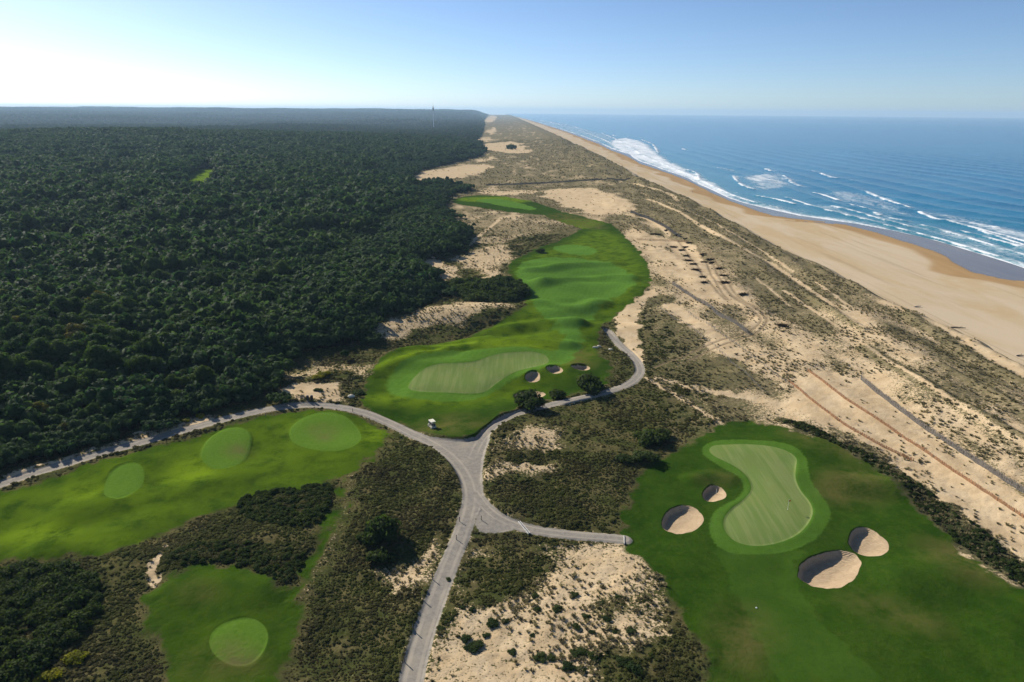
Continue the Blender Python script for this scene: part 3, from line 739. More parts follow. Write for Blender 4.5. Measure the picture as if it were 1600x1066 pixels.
# ------------------------------------------------------------------ foliage
def leaf_mat(name, lo, hi, rough=.75, tip=None, odd=None, patch=None, zone=None):
    mt, nt, bs = new_mat(name); b = NB(nt)
    oi = b.n('ShaderNodeObjectInfo').outputs['Random']
    pos = b.n('ShaderNodeNewGeometry').outputs['Position']
    c = b.mix(oi, lo, hi)
    if zone: c = b.mix(b.math('MULTIPLY', b.step(b.noise(pos, .016, 3, .6), .46, .64), .7), c, zone)
    if odd: c = b.mix(b.step(oi, .955, .965), c, odd)
    if patch: c = b.mix(b.step(b.noise(pos, .09, 4, .6), .42, .62), c, patch)
    nz = b.noise(pos, .9, 3)
    c = b.mix(b.math('MULTIPLY', b.step(nz, .4, .7), .6), c, tip or tuple(x * 1.3 for x in hi))
    nt.links.new(c, bs.inputs['Base Color']); bs.inputs['Roughness'].default_value = rough
    bs.inputs['Specular IOR Level'].default_value = .04
    tl = b.n('ShaderNodeBsdfTranslucent'); hs_ = b.n('ShaderNodeHueSaturation'); hs_.inputs['Saturation'].default_value = 1.25; hs_.inputs['Value'].default_value = 1.5
    nt.links.new(c, hs_.inputs['Color']); nt.links.new(hs_.outputs[0], tl.inputs['Color'])
    mx = b.n('ShaderNodeMixShader'); mx.inputs[0].default_value = .38
    nt.links.new(bs.outputs[0], mx.inputs[1]); nt.links.new(tl.outputs[0], mx.inputs[2]); nt.links.new(mx.outputs[0], nt.nodes['Material Output'].inputs['Surface'])
    return mt
MAT_PINE = leaf_mat('pine_needles', (.020, .045, .016), (.060, .092, .025), odd=(.10, .088, .022), zone=(.052, .072, .018))
MAT_FAR = leaf_mat('far_foliage', (.021, .046, .020), (.050, .078, .027))
MAT_SHRUB = leaf_mat('shrub_leaves', (.026, .044, .014), (.052, .070, .020))
MAT_GORSE = leaf_mat('gorse_flower', (.12, .13, .012), (.20, .19, .015))
MAT_HEATH = leaf_mat('heath_plants', (.042, .058, .014), (.092, .096, .026), tip=(.115, .108, .034), patch=(.068, .060, .026))
MAT_MARRAM = leaf_mat('dune_grass', (.15, .14, .07), (.27, .23, .125))
MAT_TUSSOCK = leaf_mat('dark_tussock', (.085, .080, .042), (.15, .13, .07))
MAT_BARK, nt_, bs_ = new_mat('bark')
b = NB(nt_); nt_.links.new(b.mix(b.noise(b.n('ShaderNodeNewGeometry').outputs['Position'], 6), (.05, .035, .025), (.13, .095, .07)), bs_.inputs['Base Color']); bs_.inputs['Roughness'].default_value = .9

def soft_normals(me, V, F, cz, amt):
    fnr = np.cross(V[F[:, 2]] - V[F[:, 0]], V[F[:, 3]] - V[F[:, 1]]); fnr /= np.linalg.norm(fnr, axis=1)[:, None] + 1e-9
    out = V - np.array([0, 0, cz]); out /= np.linalg.norm(out, axis=1)[:, None] + 1e-9
    nv = np.zeros_like(V)
    for k in range(F.shape[1]): np.add.at(nv, F[:, k], fnr)
    nv /= np.linalg.norm(nv, axis=1)[:, None] + 1e-9
    nv = nv * (1 - amt) + out * amt; nv /= np.linalg.norm(nv, axis=1)[:, None] + 1e-9
    me.polygons.foreach_set('use_smooth', np.full(len(F), True))
    me.normals_split_custom_set_from_vertices(nv.astype(np.float32))
def leaf_quads(cen, nrm, size, r):
    n = len(cen)
    rv = r.normal(size=(n, 3)); t = np.cross(nrm, rv); t /= np.linalg.norm(t, axis=1)[:, None] + 1e-9
    bt = np.cross(nrm, t)
    s = size * (0.6 + 0.8 * r.random(n))[:, None]
    k = 0.55 + .5 * r.random(n)[:, None]
    V = np.stack([cen - t * s - bt * s * k, cen + t * s - bt * s * k * .5, cen + t * s * .7 + bt * s * k, cen - t * s * .6 + bt * s * k], 1).reshape(-1, 3)
    F = np.arange(4 * n).reshape(n, 4)
    return V, F
def blob(c, rx, ry, rz, r, seg=8, ring=5, jit=.12):
    V = []; F = []
    for i in range(ring + 1):
        th = math.pi * i / ring
        for j in range(seg):
            a = 2 * math.pi * j / seg
            k = 1 + jit * r.normal()
            V.append((c[0] + rx * k * math.sin(th) * math.cos(a), c[1] + ry * k * math.sin(th) * math.sin(a), c[2] + rz * k * math.cos(th)))
    for i in range(ring):
        for j in range(seg):
            F.append((i * seg + j, (i + 1) * seg + j, (i + 1) * seg + (j + 1) % seg, i * seg + (j + 1) % seg))
    return np.array(V), np.array(F)
def join(parts):
    V, F, o = [], [], 0
    for v, f in parts:
        V.append(v); F.append(f + o); o += len(v)
    return np.vstack(V), np.vstack(F)
def crown(lobes, per, size, seed, up_bias=.25, core=.72):
    r = np.random.default_rng(seed)
    parts = []
    for (c, rad3) in lobes:
        d = r.normal(size=(per, 3)); d[:, 2] += up_bias; d /= np.linalg.norm(d, axis=1)[:, None]
        rr_ = (0.80 + .28 * r.random(per))[:, None]
        cen = np.array(c) + d * np.array(rad3) * rr_
        nn = d + .38 * r.normal(size=(per, 3)); nn /= np.linalg.norm(nn, axis=1)[:, None]
        parts.append(leaf_quads(cen, nn, size, r))
        parts.append(blob(c, rad3[0] * core, rad3[1] * core, rad3[2] * core, r, 7, 4))
    return join(parts)
def tube(p, q, r0, r1, n=6):
    p, q = np.array(p, float), np.array(q, float)
    d = q - p; d /= np.linalg.norm(d) + 1e-9
    a = np.cross(d, [0, 0, 1.0]) if abs(d[2]) < .95 else np.cross(d, [1.0, 0, 0])
    a /= np.linalg.norm(a); c = np.cross(d, a)
    ang = np.linspace(0, 2 * math.pi, n, endpoint=False)
    ring = np.cos(ang)[:, None] * a + np.sin(ang)[:, None] * c
    V = np.vstack([p + ring * r0, q + ring * r1])
    F = np.array([(i, (i + 1) % n, n + (i + 1) % n, n + i) for i in range(n)])
    return V, F
def pine_parts(seed, tall):
    r = np.random.default_rng(seed)
    lobes = []
    n = 13 if tall else 10
    for i in range(n):
        a = 2.4 * i + r.random(); rr_ = 3.1 * math.sqrt((i + .4) / n) * (0.85 + .3 * r.random())
        z = (6.9 if tall else 3.6) - .16 * rr_ ** 2 + .9 * r.normal() * .6
        s = 1.25 + .55 * r.random()
        lobes.append(((rr_ * math.cos(a), rr_ * math.sin(a), z), (s, s, s * .78)))
    cv = crown(lobes, 170, .21, seed)
    tr = [tube((0, 0, -.6), (.15, .1, 3.0), .26, .2), tube((.15, .1, 3.0), (.1, .25, lobes[0][0][2]), .2, .09)] if tall else [tube((0, 0, -.6), (.1, .1, 2.0), .22, .16), tube((.1, .1, 2.0), (.05, .1, lobes[0][0][2]), .16, .07)]
    for l in lobes[2:9:2]:
        tr.append(tube((.12, .12, l[0][2] - 2.2), l[0], .1, .04, 5))
    return cv, join(tr)
PINES = [pine_parts(s, t) for s, t in ((101, True), (102, True), (103, False), (104, False), (105, True))]
PINE_ME = [(mesh_np('pine_crown', c[0], c[1], MAT_PINE, smooth=False), mesh_np('pine_trunk', t[0], t[1], MAT_BARK)) for c, t in PINES]
def proto_obj(name, parts_mats, cz=None):
    V, F, mi, o = [], [], [], 0
    mats = []
    for (v, f), mm in parts_mats:
        V.append(v); F.append(f + o); o += len(v)
        if mm not in mats: mats.append(mm)
        mi += [mats.index(mm)] * len(f)
    me = mesh_np(name, np.vstack(V), np.vstack(F), mats, smooth=False)
    me.polygons.foreach_set('material_index', np.array(mi, dtype=np.int32))
    if cz is not None: soft_normals(me, np.vstack(V), np.vstack(F), cz, .25)
    return bpy.data.objects.new(name, me)
PINE_CZ = [4.2, 4.2, 1.5, 1.5, 4.2]
for (c, t), (mc, _), z_ in zip(PINES, PINE_ME, PINE_CZ): soft_normals(mc, c[0], c[1], z_, .22)
PINE_PROTO = [proto_obj('pine_pattern', [(c, MAT_PINE), (t, MAT_BARK)], z_) for (c, t), z_ in zip(PINES, PINE_CZ)]
def grove(seed, n=15, R=15):
    r = np.random.default_rng(seed); parts = []
    for i in range(n):
        a = 2.4 * i; q = R * math.sqrt((i + .5) / n)
        c = (q * math.cos(a) + r.normal(), q * math.sin(a) + r.normal(), 6 + 1.3 * r.normal())
        parts.append(crown([(c, (3.7 + r.normal() * .5, 3.7, 3.0))], 60, .8, seed * 50 + i, core=.85))
        parts.append(tube((c[0], c[1], -1), c, .3, .2, 4))
    return join(parts)
GROVE_PROTO = [proto_obj('grove_pattern', [(grove(s), MAT_FAR)], -12) for s in (1, 2, 3)]

def shrub_parts(seed, n=8, R=1.3, s0=.75, per=70, size=.13):
    r = np.random.default_rng(seed); lobes = []
    for i in range(n):
        a = 2.4 * i + r.random(); q = R * math.sqrt((i + .2) / n)
        s = s0 * (.75 + .5 * r.random())
        lobes.append(((q * math.cos(a), q * math.sin(a), max(.25, (.95 - .3 * q) * (.8 + .4 * r.random()))), (s, s, s * .85)))
    return crown(lobes, per, size, seed, .35), join([tube((.1 * math.cos(k), .1 * math.sin(k), -.25), (.55 * math.cos(k), .55 * math.sin(k), .8), .05, .025, 5) for k in (0, 2.1, 4.2)])
SHRUB = [shrub_parts(s) for s in (301, 302, 303)]
SHRUB_ME = [(mesh_np('shrub_foliage', c[0], c[1], MAT_SHRUB, smooth=False), mesh_np('shrub_stem', t[0], t[1], MAT_BARK)) for c, t in SHRUB]
SHRUB_PROTO = [proto_obj('shrub_pattern', [(c, MAT_SHRUB), (t, MAT_BARK)]) for c, t in SHRUB]
GORSE_ME = [(mesh_np('gorse_foliage', c[0], c[1], MAT_GORSE, smooth=False), mesh_np('gorse_stem', t[0], t[1], MAT_BARK)) for c, t in SHRUB[:2]]

def tuft(seed, n=46, h=.5, spread=.42, w=.05):
    r = np.random.default_rng(seed); V = []; F = []
    for i in range(n):
        a = r.random() * 6.283; q = spread * .45 * math.sqrt(r.random()); le = spread * (.35 + .9 * r.random()); hh = h * (.55 + .6 * r.random())
        bx_, by_ = q * math.cos(a), q * math.sin(a)
        px_, py_ = -math.sin(a) * w, math.cos(a) * w
        o = len(V)
        V += [(bx_ - px_, by_ - py_, -.08), (bx_ + px_, by_ + py_, -.08), (bx_ + le * .5 * math.cos(a) + px_ * .8, by_ + le * .5 * math.sin(a) + py_ * .8, hh * .8), (bx_ + le * .5 * math.cos(a) - px_ * .8, by_ + le * .5 * math.sin(a) - py_ * .8, hh * .8),
              (bx_ + le * math.cos(a), by_ + le * math.sin(a), hh * .85), (bx_ + le * math.cos(a) + px_ * .2, by_ + le * math.sin(a) + py_ * .2, hh * .82)]
        F += [(o, o + 1, o + 2, o + 3), (o + 3, o + 2, o + 5, o + 4)]
    return np.array(V), np.array(F)
def heath_clump(seed):
    r = np.random.default_rng(seed); lobes = []
    for i in range(4):
        a = 2.4 * i + r.random(); q = .34 * math.sqrt(i / 4)
        s = .27 + .12 * r.random()
        lobes.append(((q * math.cos(a), q * math.sin(a), .08 + .1 * r.random()), (s, s, s * .85)))
    return crown(lobes, 22, .085, seed, .5, .85)
HEATH_PROTO = [proto_obj('heath_pattern', [(heath_clump(s), MAT_HEATH)]) for s in (401, 402, 403, 404)]
MARRAM_PROTO = [proto_obj('marram_pattern', [(tuft(s), MAT_MARRAM)]) for s in (501, 502, 503)] 
TUSS_PROTO = [proto_obj('tussock_pattern', [(tuft(s, 40, .42, .5, .07), MAT_TUSSOCK)]) for s in (511, 512)]

def scatter(name, pts, scl, protos, label=None, idx=None, tilt=.12, zsq=None, parent=None):
    n = len(pts)
    me = bpy.data.meshes.new(name)
    me.vertices.add(n); me.vertices.foreach_set('co', np.ascontiguousarray(pts, dtype=np.float32).ravel())
    s3 = np.repeat(np.asarray(scl)[:, None], 3, 1) if np.ndim(scl) == 1 else np.asarray(scl)
    a = me.attributes.new('scl', 'FLOAT_VECTOR', 'POINT'); a.data.foreach_set('vector', np.ascontiguousarray(s3, dtype=np.float32).ravel())
    rt = np.stack([rng.normal(size=n) * tilt, rng.normal(size=n) * tilt, rng.random(n) * 6.283], 1)
    a = me.attributes.new('rot', 'FLOAT_VECTOR', 'POINT'); a.data.foreach_set('vector', np.ascontiguousarray(rt, dtype=np.float32).ravel())
    a = me.attributes.new('idx', 'INT', 'POINT'); a.data.foreach_set('value', np.ascontiguousarray(idx if idx is not None else rng.integers(0, len(protos), n), dtype=np.int32))
    o = link(name, me, parent)
    ng = bpy.data.node_groups.new(name, 'GeometryNodeTree')
    ng.interface.new_socket('Geometry', in_out='INPUT', socket_type='NodeSocketGeometry')
    ng.interface.new_socket('Geometry', in_out='OUTPUT', socket_type='NodeSocketGeometry')
    gi = ng.nodes.new('NodeGroupInput'); go = ng.nodes.new('NodeGroupOutput')
    iop = ng.nodes.new('GeometryNodeInstanceOnPoints'); jn = ng.nodes.new('GeometryNodeJoinGeometry')
    for p in protos:
        oi = ng.nodes.new('GeometryNodeObjectInfo'); oi.inputs['Object'].default_value = p; oi.inputs['As Instance'].default_value = True
        ng.links.new(oi.outputs['Geometry'], jn.inputs[0])
    def na(nm, ty):
        x = ng.nodes.new('GeometryNodeInputNamedAttribute'); x.data_type = ty; x.inputs['Name'].default_value = nm
        return [s for s in x.outputs if s.enabled and s.name == 'Attribute'][0]
    eu = ng.nodes.new('FunctionNodeEulerToRotation'); ng.links.new(na('rot', 'FLOAT_VECTOR'), eu.inputs[0])
    ng.links.new(gi.outputs[0], iop.inputs['Points']); ng.links.new(jn.outputs[0], iop.inputs['Instance'])
    iop.inputs['Pick Instance'].default_value = True
    ng.links.new(na('idx', 'INT'), iop.inputs['Instance Index']); ng.links.new(eu.outputs[0], iop.inputs['Rotation']); ng.links.new(na('scl', 'FLOAT_VECTOR'), iop.inputs['Scale'])
    ng.links.new(iop.outputs[0], go.inputs[0])
    md = o.modifiers.new('scatter', 'NODES'); md.node_group = ng
    if label: tag(o, label, kind='stuff')
    return o

def jgrid(x0, x1, y0, y1, s):
    gx, gy = np.meshgrid(np.arange(x0, x1, s), np.arange(y0, y1, s * .87))
    gx = gx + (np.arange(gx.shape[0]) % 2)[:, None] * s / 2
    n = gx.size
    return gx.ravel() + rng.normal(size=n) * s * .24, gy.ravel() + rng.normal(size=n) * s * .24
def in_view(x, y, lim=48): return np.abs(np.arctan2(x, y)) < math.radians(lim)

# ---- the pine wood
FW = [wpoly(p, 1) for p in FOREST]
def forest_sd(x, y):
    out = np.full(len(x), -1e9)
    for w in FW:
        d, ins = seg_dist(x, y, w, True)
        out = np.maximum(out, np.where(ins, d, -d))
    return out
CLEAR = wpoly([(262, 310), (274, 272), (298, 263), (350, 260), (366, 274), (356, 306), (312, 316)], 1)
def forest_pts(s, r0, r1):
    x, y = jgrid(-r1, 60, 20, r1, s)
    r = np.hypot(x, y)
    k = (r > r0) & (r < r1) & in_view(x, y)
    x, y = x[k], y[k]
    k = M['forest'][gidx(x, y)] > .5
    x, y = x[k], y[k]
    sd = forest_sd(x, y)
    sd = np.where((np.hypot(x, y) > 2500) & (to_uv(x, y)[0] < -70), np.maximum(sd, 100), sd)
    d, ins = seg_dist(x, y, CLEAR, True)
    k = (sd > .8) & ~ins
    return x[k], y[k], sd[k]
LOWZ = [wpoly(p, 1) for p in ([(425, 605), (470, 548), (590, 522), (620, 490), (692, 470), (640, 408), (748, 365), (712, 318), (600, 332), (500, 400), (420, 480), (380, 560)], [(-120, 780), (0, 745), (120, 705), (240, 670), (330, 645), (430, 625), (430, 600), (330, 620), (200, 650), (0, 700), (-120, 735)])]
def in_low(x, y):
    k = np.zeros(len(x), bool)
    for w in LOWZ: k |= seg_dist(x, y, w, True)[1]
    return k
xa, ya, sda = forest_pts(4.3, 60, 620)
k = ~in_low(xa, ya); xa, ya, sda = xa[k], ya[k], sda[k]
xl, yl, sdl = forest_pts(2.7, 60, 620)
k = in_low(xl, yl); xl, yl, sdl = xl[k], yl[k], sdl[k]
xb, yb, sdb = forest_pts(5.4, 620, 1700)
tx, ty, tsd = np.concatenate([xa, xb, xl]), np.concatenate([ya, yb, yl]), np.concatenate([sda, sdb, sdl])
low = np.arange(len(tx)) >= len(xa) + len(xb)
tr_ = np.hypot(tx, ty)
big = vnoise(tx / 38, ty / 38, 77) + .5
ts = (0.42 + 0.60 * sst(4, 70, tsd)) * (0.72 + .5 * big) * np.clip(np.exp(.34 * rng.normal(size=len(tx))) * .95, .45, 1.75)
ts = np.where(low, (.30 + .30 * big) * (.8 + .45 * rng.random(len(tx))), ts)
ts = ts * np.where(low, 1, .62 + .62 * sst(-.45, .45, fbm(tx / 90, ty / 90, 83, 3)))
ts = np.where(low, ts * (.5 + .5 * sst(0, 14, tsd)), ts)
thin = rng.random(len(tx)) < np.where(ts > .95, .70, np.where(ts > .7, .85, 1.0))
gap = fbm(tx / 30, ty / 30, 79, 2) < -.34
k = thin & ~(gap & (tr_ < 620) & ~low)
tx, ty, tsd, tr_, ts, low = tx[k], ty[k], tsd[k], tr_[k], ts[k], low[k]
ts = np.minimum(ts, 1.12 + .12 * rng.random(len(ts)))
tz = zat(tx, ty)
xe, ye = jgrid(-330, 60, 60, 620, 3.0)
ke = in_view(xe, ye); xe, ye = xe[ke], ye[ke]
sde = forest_sd(xe, ye); ge = gidx(xe, ye)
ke = (sde > -11) & (sde < .5) & (M['turf'][ge] < .05) & (M['path'][ge] < .05) & (M['sand'][ge] < .5) & (rng.random(len(xe)) < .20 * np.exp(sde / 6))
xe, ye = xe[ke], ye[ke]
tx, ty, tz = np.concatenate([tx, xe]), np.concatenate([ty, ye]), np.concatenate([tz, zat(xe, ye)])
ts = np.concatenate([ts, .14 + .2 * rng.random(len(xe))]); tr_ = np.hypot(tx, ty)
kind_i = np.where(ts < .62, rng.integers(2, 4, len(ts)), np.array([0, 1, 4])[rng.integers(0, 3, len(ts))])
ts = np.where(kind_i >= 2, np.where(kind_i < 4, ts * 1.15, ts), ts)
vis = ts / tr_
order = np.argsort(-vis)
solo, rest = order[:300], order[300:]
TREE_LAB = {0: ('tall dark green pine with broad rounded crown in the dense wood', 'tall broad crowned pines of the wood'),
            1: ('tall dark green pine with uneven lumpy crown in the dense wood', 'tall lumpy crowned pines of the wood'),
            2: ('low bushy dark green pine at the edge of the wood', 'low bushy pines along the edge of the wood'),
            3: ('low spreading dark green pine at the edge of the wood', 'low spreading pines along the edge of the wood'),
            4: ('tall dark green pine with clustered crown in the dense wood', 'tall clustered pines of the wood')}
for q in solo:
    ki = int(kind_i[q])
    e = link('pine_tree', None, None, (tx[q], ty[q], tz[q]))
    e.rotation_euler = (0, 0, rng.random() * 6.283); e.scale = (ts[q],) * 2 + (ts[q] * (.9 + .25 * rng.random()),)
    tag(e, TREE_LAB[ki][0], 'tree', TREE_LAB[ki][1])
    link('crown', PINE_ME[ki][0], e); link('trunk', PINE_ME[ki][1], e)
sc3 = np.stack([ts, ts, ts * (.85 + .3 * rng.random(len(ts)))], 1)
P_near = np.stack([tx, ty, tz], 1)[rest]
gp = []
for s, r0, r1 in ((24, 1700, 3600), (44, 3600, 11500)):
    x, y, sd = forest_pts(s, r0, r1)
    gp.append(np.stack([x, y, zat(x, y), np.full(len(x), s / 24 * 1.0)], 1))
gp = np.vstack(gp)
protos_all = PINE_PROTO + GROVE_PROTO
allp = np.vstack([P_near, gp[:, :3]])
s_g = gp[:, 3]
alls = np.vstack([sc3[rest], np.stack([s_g, s_g, np.where(s_g > 1.2, 1.25, 1.05) + .25 * rng.random(len(s_g))], 1)])
alli = np.concatenate([kind_i[rest], 5 + rng.integers(0, 3, len(gp))])
scatter('pine_forest', allp, alls, protos_all, 'dense dark green pine wood stretching to the hazy horizon', alli, tilt=.05)

# ---- low plants on open ground
def cover_pts(s, rmax, x0=-260, x1=420, rmin=48):
    x, y = jgrid(max(x0, -rmax), min(x1, rmax), 25, rmax, s)
    r = np.hypot(x, y)
    k = (r > rmin) & (r < rmax) & in_view(x, y, 49.5)
    x, y = x[k], y[k]
    return x, y, gidx(x, y)
hp, hs = [], []
for s, r0, r1 in ((.44, 48, 135), (.80, 135, 230), (1.5, 230, 420)):
    x, y, g = cover_pts(s, r1, rmin=r0)
    sand = M['sand'][g] + .55 * fbm(x / 1.9, y / 1.9, 301, 2)
    ok = (M['turf'][g] < .42) & (M['path'][g] < .25) & (M['forest'][g] < .8) & (M['beach'][g] < .1) & (sand < .30) & (M['dune'][g] < .45) & (M['track'][g] < .3)
    sparse = fbm(x / 5, y / 5, 305, 2) > -.35
    ok &= (sparse & (rng.random(len(x)) < .72)) | (rng.random(len(x)) < .3)
    x, y, g = x[ok], y[ok], g[ok]
    sc = (.32 + .52 * rng.random(len(x)) ** 2) * (.6 + .7 * (fbm(x / 9, y / 9, 307, 2) + .5)) * (1 + .9 * M['scrub'][g]) * (s / .44) ** .6 * (1 - .65 * sst(.02, .45, M['turf'][g]))
    hp.append(np.stack([x, y, zat(x, y)], 1)); hs.append(sc)
hp, hs = np.vstack(hp), np.concatenate(hs)
scatter('heath_cover', hp, np.stack([hs, hs, hs * .62], 1), HEATH_PROTO, 'low olive brown heath plants covering the open ground')
mp, ms, mi_ = [], [], []
for s, r0, r1 in ((.6, 48, 170), (.95, 170, 330), (2.0, 330, 700), (4.5, 700, 1900)):
    x, y, g = cover_pts(s, r1, -260, 600, r0)
    sand = M['sand'][g]
    clump = 1.25 * fbm(x / 15, y / 15, 321, 3)
    dens = np.where(M['dune'][g] > .5, -.02 + .42 * (1 - np.clip(sand, 0, 1)) + .45 * clump, .42 - .30 * sand + .55 * clump)
    dens = np.where(sand > .9, .018 + .10 * np.clip(clump - .2, 0, 1), dens)
    ok = (M['turf'][g] < .35) & (M['path'][g] < .2) & (M['forest'][g] < .3) & (M['beach'][g] < .35) & ((sand > .3) | (M['dune'][g] > .4)) & (M['track'][g] < .3) & (rng.random(len(x)) < dens)
    x, y, g = x[ok], y[ok], g[ok]
    sc = (.42 + .45 * rng.random(len(x)) ** 2) * (s / .6) ** .55
    mp.append(np.stack([x, y, zat(x, y)], 1)); ms.append(sc)
    dk = rng.random(len(x)) < np.where(M['sand'][g] > .9, .8, .45)
    mi_.append(np.where(dk, 3 + rng.integers(0, 2, len(x)), rng.integers(0, 3, len(x))))
scatter('dune_grass', np.vstack(mp), np.concatenate(ms), MARRAM_PROTO + TUSS_PROTO, 'pale and dark tufts of grass scattered over the sandy dunes', np.concatenate(mi_))
# dense scrub in the hollows
kp, ks = [], []
for w, sz, sp in [(wpoly(THICKET[0], 1), 1.5, 1.9), (wpoly(THICKET[4], 1), .25, .85), (wpoly(THICKET[3], 1), .85, 1.5), (wpoly(THICKET[3], 1), .38, 1.3), (wpoly(THICKET[1], 1), .34, .75), (wpoly(THICKET[2], 1), .30, .8)]:
    x, y = jgrid(w[:, 0].min(), w[:, 0].max(), w[:, 1].min(), w[:, 1].max(), sp)
    d, ins = seg_dist(x, y, w, True)
    ok = ins & in_view(x, y, 49) & ((fbm(x / (4 * sz + 1.5), y / (4 * sz + 1.5), 331, 2) > -.18) | (rng.random(len(x)) < .25))
    x, y = x[ok], y[ok]
    kp.append(np.stack([x, y, zat(x, y)], 1)); ks.append(sz * (.55 + .9 * rng.random(len(x)) ** 1.5))
scatter('scrub_thicket', np.vstack(kp), np.concatenate(ks), SHRUB_PROTO, 'dense dark green scrub filling the hollows and the edge of the course')

def zpt(px, py, dz=0.0):
    w = proj(px, py)
    return (float(w[0]), float(w[1]), float(zat(np.array([w[0]]), np.array([w[1]]))[0]) + dz)
def depth_at(p): return float(np.dot(np.array(p) - np.array([0, 0, CAM_Z]), fwd))
def shrub(px, py, wpx, label, group, name='shrub', me=None, zs=1.0, cat='shrub'):
    p = zpt(px, py)
    s = wpx / F_PX * depth_at(p) / 3.4
    e = link(name, None, None, p); e.scale = (s, s, s * zs); e.rotation_euler = (0, 0, rng.random() * 6.283)
    tag(e, label, cat, group)
    k = rng.integers(0, 3) if me is None else rng.integers(0, len(me))
    src = (me or SHRUB_ME)[k]
    link('foliage', src[0], e); link('stem', src[1], e)
    return e
shrub(601, 838, 62, 'largest dark rounded bush standing alone on the heath left of the gravel path', None, zs=1.25)
shrub(574, 842, 36, 'dark low bush leaning against the largest bush on the heath', None, zs=.8)
shrub(590, 874, 36, 'grey green rounded bush just below the largest bush on the heath', None, zs=1.05)
shrub(612, 872, 24, 'small dark bush at the side of the grey green bush on the heath', None, zs=.7)
for px, py, wp, zs, lab in ((828, 636, 54, .95, 'wide dark bush beside the wide brown bunker, shading the path'), (872, 618, 30, 1.0, 'small dark bush between two larger bushes along the path'), (918, 606, 56, .95, 'broad dark bush shading the path below the shaded thin bunker'),
                        (1012, 690, 52, .75, 'dark bush with long shadow on the knoll left of the kidney shaped green'), (1035, 682, 34, .8, 'bush at the tip of the knoll casting a shadow on the turf'), (1008, 722, 44, .6, 'low dark bush spilling towards the round bunker'), (975, 722, 30, .5, 'low dark bush on the shaded slope of the knoll'),
                        (845, 396, 16, .9, 'small lone dark bush at the side of the far fairway'), (800, 234, 18, 1.0, 'dark bush growing inside the far white sand hollow'), (560, 612, 24, .5, 'low dark bush between the dry sand and the long pale green'), (497, 612, 16, .5, 'flat dark bush on the bare sand by the litter bins')):
    shrub(px, py, wp, lab, None, zs=zs)
for px, py, wp in ((700, 905, 10), (738, 955, 12), (722, 952, 12), (697, 975, 10), (705, 970, 9), (690, 985, 12), (770, 976, 24), (790, 972, 14), (727, 1000, 20), (745, 1012, 28), (735, 1015, 22), (760, 995, 14), (800, 1022, 16), (845, 1030, 24), (862, 1030, 18), (905, 1024, 28), (925, 1030, 22), (888, 1046, 24), (908, 1050, 18), (985, 990, 18), (962, 990, 14), (948, 970, 16), (915, 965, 16), (900, 983, 16), (897, 930, 16), (940, 945, 14), (965, 934, 12), (840, 955, 14), (870, 955, 20), (925, 990, 12), (832, 995, 10), (835, 932, 14), (990, 1050, 30), (970, 1035, 24)):
    shrub(px, py, wp, 'small dark shrub dotted over the sandy ground below the grey path', 'dark shrubs on the sandy patch', zs=.48)
for px, py, wp, lab in ((505, 588, 24, 'yellow flowering bush on the dry slope near the litter bins'), (495, 593, 18, 'yellow green bush on the dry slope near the litter bins'), (312, 651, 18, 'yellow green bush between the wood and the gravel path'), (290, 658, 16, 'small yellow green bush between the wood and the gravel path'),
                        (120, 1030, 36, 'yellow flowering bush beside the dark trees by the tee lawn'), (75, 1060, 40, 'broad yellow flowering bush below the dark trees by the tee lawn')):
    shrub(px, py, wp, lab, None, 'gorse_bush', GORSE_ME, .6, 'bush')
# brushwood heaps laid out in rows on the bare sand
mt_b = leaf_mat('dead_brushwood', (.028, .022, .014), (.05, .038, .024), tip=(.07, .05, .032))
r5 = np.random.default_rng(55)
bw = [tube((r5.normal() * .8, r5.normal() * .5, .05 + .25 * r5.random()), (r5.normal() * 1.1, r5.normal() * .6, .15 + .75 * r5.random()), .05, .03, 4) for _ in range(70)]
bl = crown([((0, 0, .2), (1.2, .75, .5)), ((.7, .1, .15), (.8, .6, .35)), ((-.7, 0, .15), (.8, .6, .38))], 60, .16, 56)
BRUSH = (mesh_np('brush_twigs', *join(bw), mt_b), mesh_np('brush_core', bl[0], bl[1], mt_b, smooth=False))
for px, py in ((1020, 366), (1028, 367), (1041, 361), (1060, 368), (1071, 373), (1077, 380), (1052, 387), (1071, 387), (1065, 392), (1072, 400), (1075, 408), (1083, 415), (1087, 422), (1098, 432), (1100, 444), (1099, 398), (1110, 406), (1112, 412), (1124, 420), (1131, 430), (1133, 444), (1161, 460), (1222, 514), (1100, 411)):
    p = zpt(px, py)
    e = link('brushwood_heap', None, None, p); s = .95 + .35 * rng.random(); e.scale = (s, s, s * .9); e.rotation_euler = (0, 0, rng.normal() * .3)
    tag(e, 'dark heap of cut brushwood laid on the bare dune sand', 'brushwood', 'brushwood heaps in rows on the sand')
    link('twigs', BRUSH[0], e); link('core', BRUSH[1], e)

